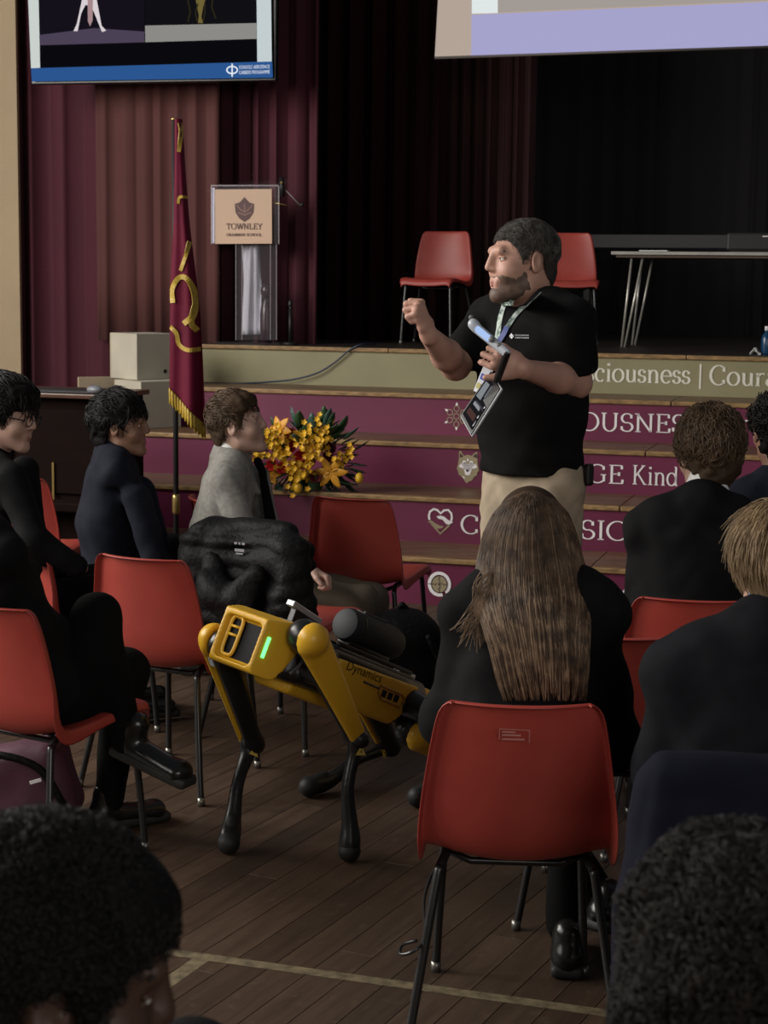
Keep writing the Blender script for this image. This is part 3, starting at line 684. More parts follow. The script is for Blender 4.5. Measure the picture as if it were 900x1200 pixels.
tvp('screen',[(37.5,95.5),(319.5,91.5),(317,-64),(29,-66)],'#0a0a0e',1,0)
tvp('slide_margin',[(33,0),(36.3,80),(47,79.5),(44,-64),(30,-65)],'#c9d0cc',1,.0008)
tvp('slide_margin',[(301.5,73),(318.5,72),(317,-64),(300,-64)],'#c3cdd0',1,.0008)
tvp('slide_photo',[(46.5,53),(169.5,49.5),(168,-50),(44,-50)],'#14111a',1,.0008)
tvp('photo_ground',[(46.5,53),(169.5,49.5),(169,37),(110,33),(46,41)],'#4b4155',1,.0012)
tvp('slide_photo',[(170.3,49.5),(301,45.5),(300,-50),(169,-50)],'#101014',1,.0008)
tvp('photo_ground',[(170.3,49.5),(301,45.5),(300.7,27),(170,30)],'#8b8a86',1,.0012)
tvp('photo_figure',[(96,0),(100,-8),(112,-8),(119,30),(124.5,36),(119.5,37.5),(110,14),(106,6),(100,6),(95,16),(91,36.5),(86,36.5),(90,28)],'#d8cfd3',1,.0016)
tvp('photo_figure',[(102.5,-8),(109,-8),(108.5,24),(105.5,31),(103,25)],'#a5888a',1,.002)
tvp('photo_machine',[(228,-8),(243,-8),(238,8),(236,20),(238,27),(232,27),(233,18),(231,8)],'#6d6135',1,.0016)
g=glyph([[(219,-6),(223,14),(220,26)],[(250,-6),(248,8),(253,22)],[(232,4),(229,15),(231,25)],[(240,4),(240,15),(238,25)]],uni=1.6)
tvpart('photo_machine',MB().add([scr(x,y,.002) for x,y,_ in g.v],g.f),emis('tv_2a2716','#2a2716',1))
tvp('slide_footer',[(36.3,80),(319,72),(319.8,91),(37.3,95.5)],'#2b558f',1,.0012)
g=glyph([A(272,82,6.2,4.2,0,360,24),[(272,74.5),(272,90)]],uni=1.6); tvpart('slide_logo',MB().add([scr(x,y,.0018) for x,y,_ in g.v],g.f),emis('tv_white','#e6edf5',1))
def sans(body,size):
    c=bpy.data.curves.new('txt','FONT'); c.body=body; c.size=size; c.resolution_u=2; o=bpy.data.objects.new('txt',c); COL.objects.link(o)
    dg=bpy.context.evaluated_depsgraph_get(); me=bpy.data.meshes.new_from_object(o.evaluated_get(dg)); v=[tuple(q.co) for q in me.vertices]; f=[tuple(p.vertices) for p in me.polygons]
    bpy.data.objects.remove(o); bpy.data.curves.remove(c); bpy.data.meshes.remove(me); return v,f
for txt,y0 in (("SCHOOLS' AEROSPACE",80.8),("CAREERS PROGRAMME",87.0)):
    v,f=sans(txt,1); wv=max(q[0] for q in v); k=36/wv
    tvpart('slide_text',MB().add([scr(280+q[0]*k,y0-q[1]*6-(q[0]*k)*.022,.0018) for q in v],f),emis('tv_white','#e6edf5',1))
# ------------------------------------------------------------------ projection screen
ps=2.55
PSC=thing('projection_screen','big projection screen with lavender band hanging over the stage','screen',ats(700,60,ps))
def psq(px,py,d=0): return ats(px,py,ps)-SY*d
def pp(name,pts,m,d):
    o=flat(pts,d,psq).build(name,m,PSC); o.location=-Vector(PSC.location); return o
def pem(c): return emis('proj_'+c.strip('#'),c,1)  # emission in the fabric stands in for the light a projector throws
o=pp('screen_fabric',[(509.5,67.5),(1010,51),(1010,-260),(528,-260)],pem('#b3a397'),0); solid(o,.004)
pp('slide_panel',[(552.5,16),(1010,-4),(1010,-250),(552,-250)],pem('#a29a94'),.003)
pp('slide_block',[(553,16.2),(583.5,15.4),(583.5,-120),(553,-120)],pem('#dfe6e6'),.004)
pp('slide_band',[(552.7,17.5),(1010,-2.5),(1010,50.5),(552.3,66)],pem('#a5a3cc'),.004)
a0,b0=psq(509.5,67.8,.0),psq(1010,51.4,.0); k=MB().tube([a0,b0],.009,8).build('bottom_bar',mat('screen_bar',(.10,.085,.08),.5),PSC,True); k.location=-Vector(PSC.location)
# ------------------------------------------------------------------ acrylic lectern
M_acr=mat('clear_acrylic',(.75,.72,.78),.04,alpha=.025,spec=.15); M_edge=mat('acrylic_edge',(.42,.36,.40),.2,alpha=.38,spec=.3)
lp=ats(289,402,2.40); LEC=thing('lectern','clear acrylic lectern with a cream crest sign on the stage','lectern',Vector((lp.x,lp.y,STAGE)),-PSI)
def lpx(px,py,sy): # photo pixel to lectern-local
    q=ats(px,py,sy)-Vector((lp.x,lp.y,STAGE)); return Vector((q.dot(SX),q.dot(SY),q.z))
def lflat(name,pts,sy,m,th=0.004,par=None):
    o=MB().add([lpx(x,y,sy) for x,y in pts],[tuple(range(len(pts)))]).build(name,m,par or LEC)
    if th: solid(o,th,0)
    return o
s0=2.30
lflat('front_panel',[(247,217.5),(326,217.5),(325,286),(247,286)],s0,M_acr)
sg=lflat('sign_board',[(252,222),(318.5,221.5),(318.8,285.5),(252.3,285.8)],s0-.012,mat('cream_sign_board',(.60,.41,.29),.6,noise=(2,.12)),.004)
def on_sign(pts): return [lpx(x,y,s0-.0165) for x,y in pts]
o=MB().add(on_sign([(275,239),(281,237),(286.5,231),(292,237),(297.7,239),(297,249),(292.5,256),(286.5,260),(280.5,256),(276,249)]),[tuple(range(10))]).build('shield_crest',mat('sign_brown',(.085,.035,.035),.6),sg)
g=glyph([[(277,240),(282,246),(286.5,248),(291,246),(296,240)],[(286.5,239),(286.5,250)],[(279,249),(286.5,252),(294,249)]],uni=1.2)
MB().add([lpx(x,y,s0-.0175) for x,y,_ in g.v],g.f).build('crest_bird',mat('sign_mid',(.26,.14,.11),.6),sg)
def sign_text(txt,x0,x1,yb,h,th):
    xs=[0]
    for ch in txt: xs.append(xs[-1]+GL[ch][1]+.08)
    k=(x1-x0)/xs[-1]; mbs=MB()
    for i,ch in enumerate(txt):
        g=glyph(GL[ch][0],th,th*.5); mbs.add([lpx(x0+(xs[i]+x)*k,yb-y*h,s0-.017) for x,y,_ in g.v],g.f)
    mbs.build('sign_lettering',MATS['sign_brown'],sg)
sign_text('TOWNLEY',265.5,308,268.5,6.5,.17); sign_text('GRAMMAR SCHOOL',265.5,307,276.5,2.9,.22)
for px in (247.2,326): lflat('panel_edge',[(px,217.5),(px+1.3,217.5),(px+1.3,286),(px,286)],s0-.002,M_edge,.003)
lflat('panel_edge',[(247,216.7),(326,216.7),(326,218.2),(247,218.2)],s0-.002,M_edge,.003)
lflat('white_strip',[(247.5,220),(251.5,220),(251.5,285),(247.5,285)],s0+.004,mat('pale_sheet',(.55,.55,.68),.5),.002)
lflat('column_panel',[(276,286),(325,286),(325,398.5),(276,398.5)],s0+.02,M_acr)
for px in (276,283.2,316.5,323.5): lflat('column_edge',[(px,286),(px+.9,286),(px+.9,398.5),(px,398.5)],s0+.015,M_edge,.004)
b0=lpx(300,400,s0+.1); MB().box((b0.x,b0.y,.008),(.46,.34,.014),None,.003).build('base_plate',M_acr,LEC)
t0=lpx(290,218,s0+.17); MB().box((t0.x,t0.y,t0.z),(.46,.36,.01),Matrix.Rotation(math.radians(14),3,'X'),.002).build('reading_shelf',M_acr,LEC)
# sheet and dark shape standing for window reflections with figures in the clear column
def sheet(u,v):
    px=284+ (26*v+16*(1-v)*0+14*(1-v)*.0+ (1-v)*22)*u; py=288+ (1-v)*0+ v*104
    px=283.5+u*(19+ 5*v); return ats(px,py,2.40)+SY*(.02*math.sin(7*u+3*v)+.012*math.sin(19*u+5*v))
o=MB().grid(sheet,14,14).build('window_glare',mat('crumpled_glare',(.50,.49,.56),.6),None,True); solid(o,.002); tag(o,'crumpled pale sheet shape for the window reflection in the clear lectern column','sheet')
bt=ats(312,398,2.36); r=thing('reflected_silhouette','dark round-shouldered flask shape for a figure reflected in the lectern column','silhouette',Vector((bt.x,bt.y,STAGE)))
MB().lathe([(.04,0),(.042,.1),(.042,.20),(.035,.26),(.02,.29),(.018,.31)],18).build('silhouette_body',mat('reflected_silhouette',(.03,.012,.02),.3),r,True); MB().lathe([(.02,.31),(.036,.33),(.04,.36),(.032,.395),(.012,.405)],18).build('silhouette_top',MATS['reflected_silhouette'],r,True)
M_blk=mat('matt_black',(.008,.008,.009),.5); M_brass=mat('brass',(.45,.32,.12),.3,metal=.9)
mp=thing('microphone_clip','black microphone clip with thin boom on the lectern corner','microphone',ats(329,240,s0))
def loc_(o,par): o.location=-Vector(par.location); return o
loc_(MB().tube([ats(330,208,s0-.01),ats(331,230,s0-.01)],.018,10).build('clip_body',M_blk,mp,True),mp)
loc_(MB().tube([ats(334,222,s0),ats(352,241,s0)],.004,6).build('boom',mat('grey_rod',(.2,.18,.17),.4),mp,True),mp)
loc_(MB().ball(ats(354,240,s0),.014).build('boom_tip',M_blk,mp,True),mp)
loc_(MB().ball(ats(330,214,s0-.03),.010).build('clip_screw',M_brass,mp,True),mp)
loc_(MB().tube([ats(318,237,s0),ats(336,240.5,s0)],.004,6).build('clamp_bar',M_brass,mp,True),mp)
ms=ats(340,400,2.36); r=thing('microphone_stand','short black microphone stand on stage beside the lectern','microphone',Vector((ms.x,ms.y,STAGE)))
MB().lathe([(.055,0),(.055,.012),(.02,.02)],16).build('stand_base',M_blk,r,True); MB().tube([(0,0,.015),(0,0,.24)],.012,10).build('stand_post',M_blk,r,True); MB().ball((0,0,.27),(.016,.016,.03)).build('microphone_head',M_blk,r,True); MB().ball((0,-.013,.245),.006).build('stand_screw',M_ferr,r,True)
# ------------------------------------------------------------------ flag
FY=8.45
fb=at(206,500,FY); FLAG=thing('flag','maroon ceremonial flag with gold letters furled round a black pole','flag',Vector((fb.x,fb.y,0)))
zt=at(208,141,FY).z
MB().tube([(0,0,.0),(0,0,zt)],.013,10).build('pole',M_blk,FLAG,True); MB().lathe([(.13,0),(.13,.02),(.05,.04),(.02,.09),(.018,.16)],20).build('pole_base',mat('dark_base',(.02,.018,.016),.4),FLAG,True)
MB().lathe([(.016,.515),(.02,.53),(.02,.60),(.016,.615)],14).build('pole_collar',M_brass,FLAG,True)
MB().lathe([(.014,zt),(.02,zt+.004),(.012,zt+.012)],12).build('pole_tip',M_brass,FLAG,True)
le=[(140,204.5),(200,204),(270,203),(330,200),(380,199.5),(430,199),(456,199)]
re=[(140,214),(200,217.5),(260,222),(310,228),(360,234),(420,237.5),(500,240.5)]
def lerpt(t,x):
    for (a,b),(c,d) in zip(t,t[1:]):
        if x<=c: return b+(d-b)*(x-a)/(c-a)
    return t[-1][1]
def cloth(u,v,off=0,side=-1):
    yl=140+316*v; yr=140+360*v; xl,xr=lerpt(le,yl),lerpt(re,yr)
    px=xl+(xr-xl)*u; py=yl+(yr-yl)*u
    q=at(px,py,FY)-Vector(FLAG.location)
    dd=side*(.045*math.sin(PI*min(1,u*1.02))**.7+.012*math.sin(9*u+2*v)*(.3+v))
    return q+Vector((0,dd-off,0))
M_flag=mat('maroon_flag_satin',(.115,.003,.022),.7,noise=(6,.25),spec=.2); M_fgold=mat('gold_braid',(.50,.33,.035),.5,noise=(60,.4))
mb=MB().grid(lambda u,v:cloth(u,v),12,26); mb.grid(lambda u,v:cloth(1-u,v,0,.7),12,26); mb.build('cloth',M_flag,FLAG,True)
def fringe(u,v):
    a=cloth(u,1,.004); return a+Vector((0,-.003*math.sin(80*u),.008-.078*v*(.9+.1*math.sin(70*u))))
solid(MB().grid(fringe,60,3).build('fringe',M_fgold,FLAG,True),.006)
def on_cloth(px,py):
    v=.5
    for _ in range(12):
        yl=140+316*v; xl=lerpt(le,yl); xr=lerpt(re,140+360*v); u=min(1,max(0,(px-xl)/max(1,xr-xl))); v=min(1,max(0,(py-140)/(316+44*u)))
    return cloth(u,v,.006)
def gold(name,st,wd):
    st=[(p.x,p.y) for p in bez([(x,y,0) for x,y in st],5)]
    g=glyph([st],uni=wd); solid(MB().add([on_cloth(x,y) for x,y,_ in g.v],g.f).build(name,M_fgold,FLAG),.003)
Zf=lambda L:[(180+x/3.07,130+y/3.07) for x,y in L]
gold('gold_trim',Zf([(97,45),(102,70),(99,110),(95,150)]),4.2); gold('gold_trim',Zf([(92,335),(98,312),(128,312)]),3.4)
gold('gold_letter',Zf([(132,470),(120,520),(100,575)]),4.5); gold('gold_letter',Zf([(72,690),(70,640),(95,600),(125,605),(148,650),(152,715),(140,760),(160,790)]),6.0)
gold('gold_letter',Zf([(112,765),(140,740),(152,700)]),6.5); gold('gold_letter',Zf([(62,775),(85,800),(94,838),(125,858),(172,856)]),5.0)
# ------------------------------------------------------------------ pale boxes on the steps
def cube_box(label,px,py,z,a,h,ang,m,m2):
    q=onz(px,py,z); an=math.radians(ang); R=Matrix.Rotation(an,3,'Z'); c=q+R@Vector((a/2,a/2,0)); r=thing('wooden_box',label,'box',c,an,'pale wooden boxes on the steps')
    t=.012
    for s in (-1,1):
        MB().box((0,s*(a/2-t/2),h/2),(a,t,h-.002),None,.002).build('side_panel',m if s<0 else m2,r); MB().box((s*(a/2-t/2),0,h/2),(t,a-2*t,h-.002),None,.002).build('side_panel',m2 if s>0 else m,r)
    MB().box((0,0,h-t/2),(a-.01,a-.01,t)).build('lid',m,r); MB().box((0,0,t/2),(a-.01,a-.01,t)).build('bottom_panel',m,r)
    return r
M_bx=mat('off_white_lit_ply',(.50,.46,.37),.7,noise=(5,.18,5,2.2)); M_bx2=mat('shaded_side_and_board_ply',(.42,.345,.24),.7,noise=(5,.18,5,2.2))  # light put into the ply: paler lit sides, tan shaded sides and board
c1=cube_box('lower pale wooden box on the steps behind the navy-suited student',165.5,503,3*RH,.30,.293,42,M_bx,M_bx2)
c2=cube_box('upper pale wooden box with a small round hole, top of the stack',160.5,445.5,3*RH+.294,.305,.288,42,M_bx,M_bx2)
MB().lathe([(.013,0),(.013,.003)],14,Matrix.Translation((.06,-.1526-.0,.05))@Matrix.Rotation(PI/2,4,'X')).build('finger_hole',M_blk,c2)
o=MB().box((0,0,.0),(.34,.36,.016),None,.002).build('loose_board',M_bx2); p=Vector(c1.location); o.location=p+Vector((-.07,.06,.0)); o.location.z=3*RH+.294-.03; o.rotation_euler=(0,0,math.radians(50)); tag(o,'thin tan board sticking out left of the stacked boxes','board')
bpy.data.objects.remove(o)
o=MB().box((0,0,.15),(.02,.30,.30),None,.003).build('loose_board',M_bx2); q=onz(107,500,3*RH); o.location=Vector((q.x+.02,q.y+.25,3*RH)); o.rotation_euler=(0,0,math.radians(-62)); tag(o,'thin tan board standing left of the stacked boxes','board')
# ------------------------------------------------------------------ dark upright piano-like cabinet
M_dkw=mat('dark_polished_wood',(.010,.0045,.0035),.8,noise=(4,.4,5,2),stretch=(1,1,4),spec=.06)
pl=at(126,462,8.75); CAB=thing('wooden_cabinet','dark polished wooden upright cabinet at the left in front of the curtain','cabinet',Vector((pl.x,pl.y,0)),-PSI)
hz=pl.z; Lc=1.5
MB().box((-Lc/2,.22,hz/2-.01),(Lc,.44,hz-.03),None,.006).build('cabinet_body',M_dkw,CAB)
MB().box((-Lc/2,.20,hz-.0125),(Lc+.06,.52,.025),None,.006).build('cabinet_top',mat('worn_wood_top',(.10,.045,.028),.28,noise=(3,.4)),CAB)
for i in range(3): MB().box((-Lc/6-i*Lc/3,-.008,hz*.72),(Lc/3-.08,.016,hz*.4),None,.006).build('front_panel',M_dkw,CAB)
MB().box((-Lc/2,-.06,hz*.47),(Lc,.14,.05),None,.01).build('front_ledge',M_dkw,CAB); MB().box((-Lc/2,.2,.05),(Lc+.03,.5,.1),None,.008).build('plinth',M_dkw,CAB)
hg=MB(); hg.box((-.30,-.02,hz*.42),(.012,.01,hz*.5)); hg.build('brass_strip',M_brass,CAB)
q=onz(78,459.5,hz); r=thing('black_folder','thin black folder lying on the wooden cabinet','folder',Vector((q.x,q.y+.02,hz)),-PSI+.05); MB().box((0,0,.006),(.42,.24,.012),None,.003).build('folder_cover',M_blk,r); MB().box((.01,0,.0135),(.38,.2,.003)).build('folder_flap',M_case,r)
q=onz(112,461.5,hz); r=thing('computer_mouse','grey rounded mouse lying on the wooden cabinet by the boxes','mouse',Vector((q.x,q.y-.02,hz)),-.6)
MB().ball((0,0,.022),(.05,.032,.022),14,10).build('mouse_body',mat('grey_plastic',(.16,.17,.19),.4),r,True); MB().box((-.02,0,.043),(.02,.004,.006),None,.001).build('scroll_wheel',M_blk,r)
# ------------------------------------------------------------------ blue cable over the stage front
pts=[ats(440,403.2,2.3),ats(424,403.6,2.118),ats(410,410,2.10),ats(392,425,2.10),ats(372,437,2.09),ats(345,444.5,2.08),ats(310,448,2.06),ats(270,449.5,2.02),ats(225,449,1.98)]
tag(MB().tube(bez(pts,6),.006,6).build('cable',mat('blue_grey_cable',(.02,.03,.06),.5),None,True),'thin blue cable hanging from the stage edge down to the top step','cable')
# ------------------------------------------------------------------ bouquet on the second step
BQ=onz(362,577,2*RH); BQ=BQ+SY*.12; BQ.z=2*RH
BOU=thing('bouquet','large bouquet of yellow, orange and red flowers lying on the steps','flowers',BQ)
BQY=BQ.y
M_leaf=mat('green_leaf',(.030,.075,.022),.5,noise=(12,.4)); M_leaf2=mat('blue_green_leaf',(.05,.11,.085),.45,noise=(12,.4)); M_yel=mat('yellow_petal',(.72,.42,.02),.5); M_org=mat('orange_lily',(.72,.33,.025),.5,noise=(20,.25)); M_redf=mat('red_petal',(.55,.02,.025),.5); M_dkr=mat('dark_red_petal',(.12,.008,.015),.55)
def bq(px,py,d=0): return at(px,py,BQY-d)-Vector(BOU.location)
def petal_mesh(L,W,curl):
    n=6; v=[];f=[]
    for i in range(n+1):
        t=i/n; w=W*math.sin(PI*min(.98,t*.93+.06))**.8; z=curl*t*t
        v+=[(L*t,-w,z+.12*w),(L*t,0,z-.25*w),(L*t,w,z+.12*w)]
    for i in range(n):
        for k in (0,1): f.append((i*3+k,i*3+k+1,(i+1)*3+k+1,(i+1)*3+k))
    return v,f
def flower(name,c,nrm,L,W,curl,npet,m,up=.4):
    mb=MB(); Q=Vector(nrm).to_track_quat('Z','Y').to_matrix(); v,f=petal_mesh(L,W,curl)
    for k in range(npet):
        R=Q@Matrix.Rotation(2*PI*k/npet+random.uniform(-.15,.15),3,'Z')@Matrix.Rotation(-up,3,'Y'); mb.add([Vector(c)+R@Vector(q) for q in v],f)
    o=mb.build(name,m,BOU,True); solid(o,.0015); return o
def rn(): return Vector((random.uniform(-.7,.7),-1,random.uniform(-.3,.8)))
for (x,y,L) in ((388,553,.10),(328,503,.075),(316,556,.06)): flower('lily',bq(x,y,.13),rn(),L,.022,-.03,6,M_org,.35)
for (x,y) in ((345,508),(343,527),(340,520),(352,531),(307,556),(322,545),(377,522),(386,535),(366,538),(334,552),(392,524),(348,545),(370,556)): flower('red_flower',bq(x,y,random.uniform(.05,.14)),rn(),.06,.024,.02,7,M_redf if x<356 else M_dkr,.7)
for (x,y,n,sp) in ((368,508,22,17),(376,505,18,14),(362,525,20,13),(357,545,24,15),(352,555,16,12),(327,515,18,15),(330,530,20,14),(322,520,14,12),(305,533,10,8),(411,528,8,8),(345,560,12,14),(384,512,12,12),(334,538,14,10),(318,508,14,12),(350,512,14,12),(372,530,14,12),(340,550,14,10),(398,538,10,10),(380,520,12,12)):
    mb=MB(); v,f=petal_mesh(.021,.0065,.004)
    for _ in range(n):
        c=bq(x+random.gauss(0,sp*.45),y+random.gauss(0,sp*.5),random.uniform(.08,.19)); Q=rn().to_track_quat('Z','Y').to_matrix()
        for k in range(5):
            R=Q@Matrix.Rotation(2*PI*k/5,3,'Z')@Matrix.Rotation(-.35,3,'Y'); mb.add([c+R@Vector(q) for q in v],f)
    o=mb.build('yellow_spray',M_yel,BOU,True); o['kind']='stuff'
for k in range(130):
    a=random.uniform(0,2*PI); rr=random.uniform(.2,1)**.6; x=362+52*rr*math.cos(a); y=536+38*rr*math.sin(a)
    d=Vector((math.cos(a)*.8+random.uniform(-.4,.4),random.uniform(-.7,.2),-math.sin(a)*.8+random.uniform(-.3,.4))); L=random.uniform(.07,.15); v,f=petal_mesh(L,L*.22,random.uniform(-.03,.03))
    R=d.to_track_quat('X','Z').to_matrix(); c=bq(x,min(y,574),random.uniform(.0,.10)); c.z=max(c.z,.012)
    pts=[c+R@Vector(q) for q in v]
    for q in pts: q.z=max(q.z,.004)
    o=MB().add(pts,f).build('leaf',M_leaf if k%3 else M_leaf2,BOU,True); solid(o,.001)
for (x,y,px,py) in ((347,482,352,520),(394,500,375,535),(402,512,378,540),(360,492,360,525)):
    a,b=bq(px,py,.06),bq(x,y,.05); v,f=petal_mesh((b-a).length,.022,.02); R=(b-a).to_track_quat('X','Z').to_matrix(); solid(MB().add([a+R@Vector(q) for q in v],f).build('leaf',M_leaf2 if x>380 else M_leaf,BOU,True),.001)
for (x,y,px,py) in ((421,560,398,549),(349,572,352,550),(426,553,400,549)):
    a,b=bq(px,py,.1),bq(x,y,.13); MB().tube([a,(a+b)/2+Vector((0,0,.01)),b],.004,6).build('stem',M_leaf,BOU,True)
    if x!=426: MB().ball(b,(.024,.024,.030),12,8).build('bud',M_yel,BOU,True)
mb=MB()
for k in range(7):
    a=Vector((random.uniform(-.1,.12),random.uniform(-.05,.1),.03)); b=Vector((random.uniform(-.05,.25),.12,.02)); mb.tube([a,b],.005,6)
mb.build('stem_bundle',M_leaf,BOU,True)
# ------------------------------------------------------------------ yellow robot dog
M_ry=mat('robot_yellow',(.80,.45,.028),.38,spec=.5,noise=(3,.08)); M_rk=mat('robot_black',(.010,.010,.011),.33); M_rk2=mat('robot_rubber',(.012,.012,.013),.6); M_rsil=mat('robot_silver',(.5,.52,.56),.25,metal=.5)
hd,tl_=at(282,746,4.72),at(487,826,5.40)
Bc=(hd+tl_)/2; Fv=(hd-tl_).normalized(); Lv=UP.cross(Fv).normalized(); Uv=Fv.cross(Lv).normalized(); RB=Matrix((Fv,Lv,Uv)).transposed()@Matrix.Rotation(-.13,3,'X'); Lv=RB.col[1].copy(); Uv=RB.col[2].copy()
ROB=thing('robot_dog','yellow and black four-legged robot dog standing between the chairs','robot',Vector((Bc.x,Bc.y,0)))
BL=(hd-tl_).length
def B(x,y,z): return Bc+RB@Vector((x,y,z))
def rpart(name,sd,m,vox=.006,par=None,clip=None):
    o=sdf_obj(name,sd,vox,m,ROB,clip=clip)
    if par is not None:
        o.parent=par; o.matrix_parent_inverse=Matrix()
    return o
def rmb(name,mb,m,par=None,sm=False):
    o=mb.build(name,m,par or ROB,sm); o.location=(-Vector(ROB.location)) if par is None else (0,0,0)
    return o
xh=BL/2
# core and belly
sd=SDF(.02); sd.box(B(-.02,0,.0),(xh-.11,.085,.07),RB,.02); sd.box(B(.22,0,-.01),(.09,.12,.062),RB,.03); sd.box(B(-.30,0,-.01),(.07,.11,.06),RB,.03)
rpart('body_core',sd,M_rk)
# side panels and back
for s in (1,-1):
    sd=SDF(.012); sd.box(B(-.075,s*.092,-.012),(.215,.022,.078),RB,.014)
    def clp(P,s=s):
        l=(P-np.array(Bc,np.float32))@np.array(RB,np.float32)
        return np.maximum(l[:,2]-(.052-.02*(l[:,0]+.3)), (-.088+np.maximum(0,-.20-l[:,0])*.9+np.maximum(0,l[:,0]+.0)*.25)-l[:,2])
    fp=rpart('flank_panel',sd,M_ry,.005,clip=clp)
    g=MB(); 
    for (xa,za,xb,zb) in ((-.0,.006,-.09,.004),(-.22,-.012,-.285,-.03)): g.tube([B(xa,s*.1145,za),B(xb,s*.1145,zb)],.004,6)
    rmb('panel_seam',g,M_rk)
    vt=MB(); cx=-.155
    pts=[(cx+.068,.014),(cx-.05,.012),(cx-.075,-.004),(cx-.06,-.026),(cx+.045,-.024),(cx+.07,-.006)]
    vt.tube([B(a,s*.1155,b) for a,b in pts+[pts[0]]],.0045,6,False); rmb('vent_frame',vt,mat('robot_yellow_dark',(.40,.20,.012),.45))
    for k in range(3):
        x=cx+.038-k*.034; vv=MB(); vv.box(B(x,s*.1140,-.006),(.024,.004,.022),RB,.001); rmb('vent_slot',vv,M_rk)
v,f=sans('Dynamics',1); wv=max(q[0] for q in v); k=.185/wv
rmb('flank_lettering',MB().add([B(.105-q[0]*k,.1152,.020+q[1]*.040+ .0*(q[0]*k)) for q in v],f),M_rk)
sd=SDF(.02); sd.box(B(.10,0,-.085),(.17,.075,.022),RB,.02); rpart('belly_panel',sd,M_ry)
sd=SDF(.01); sd.box(B(-.09,0,.066),(.21,.075,.012),RB,.008); rpart('back_plate',sd,M_rk)
for s in (1,-1): rmb('mounting_rail',MB().box(B(-.09,s*.06,.085),(.40,.014,.012),RB,.003),M_rk)
sd=SDF(.012); sd.box(B(-xh+.06,0,.01),(.045,.07,.05),RB,.02); rpart('rear_cover',sd,M_ry)
rmb('rear_rail',MB().box(B(-.30,.03,.078),(.09,.03,.016),RB,.004),M_rsil)
# head
sd=SDF(.010); sd.box(B(xh-.065,0,.0),(.075,.118,.088),RB,.022)
sd.box(B(xh+.015,0,-.010),(.03,.068,.062),RB,.016,.004,True)
def hclip(P):
    l=(P-np.array(Bc,np.float32))@np.array(RB,np.float32); dx=xh-l[:,0]
    c=np.maximum(-(l[:,0]-(xh-.14+.55*np.maximum(0,.05-l[:,2]))),l[:,2]-.072-.20*dx); c=np.maximum(c,(np.abs(l[:,1])-(.084+.40*dx))*.92); return c
HD=rpart('head_hood',sd,M_ry,.004,clip=hclip)
rmb('face_recess',MB().box(B(xh-.018,0,-.006),(.012,.132,.122),RB),mat('robot_face_glass',(.004,.004,.005),.5,spec=.15))
fr=MB(); loop=[]
for a in np.linspace(0,2*PI,29):
    c,s_=math.cos(a),math.sin(a); loop.append(B(xh-.006,-.034+.022*math.copysign(abs(c)**.45,c),-.004+.056*math.copysign(abs(s_)**.45,s_)))
fr.tube(loop,.0055,6,False)
for z in (.022,-.002): fr.tube([B(xh-.006,-.054,z),B(xh-.006,-.014,z)],.0045,6)
rmb('sensor_frame',fr,M_ry,None,True)
rmb('status_light',MB().box(B(xh-.012,.0895,-.005),(.010,.006,.060),RB@Matrix.Rotation(-.38,3,'Z'),.0015),emis('green_led','#5dff7a',3.0))
sd=SDF(.006); sd.box(B(xh-.185,0,.082),(.075,.075,.008),RB,.006); rpart('hood_plate',sd,M_ry,.004)
rmb('hood_slot',MB().box(B(xh-.165,.02,.091),(.05,.06,.003),RB,.001),M_rk)
rmb('silver_bracket',MB().box(B(xh-.25,-.02,.135),(.15,.030,.018),RB@Matrix.Rotation(-.12,3,'Y'),.003),M_rsil)
rmb('bracket_foot',MB().box(B(xh-.26,-.02,.108),(.12,.022,.05),RB,.003),M_rk)
for s in (1,-1):
    g=MB().tube(bez([B(xh-.10,s*.112,.05),B(xh-.14,s*.125,.0),B(xh-.11,s*.122,-.05)],6),.006,8); rmb('neck_cable',g,mat('grey_cable',(.10,.10,.11),.4),None,True)
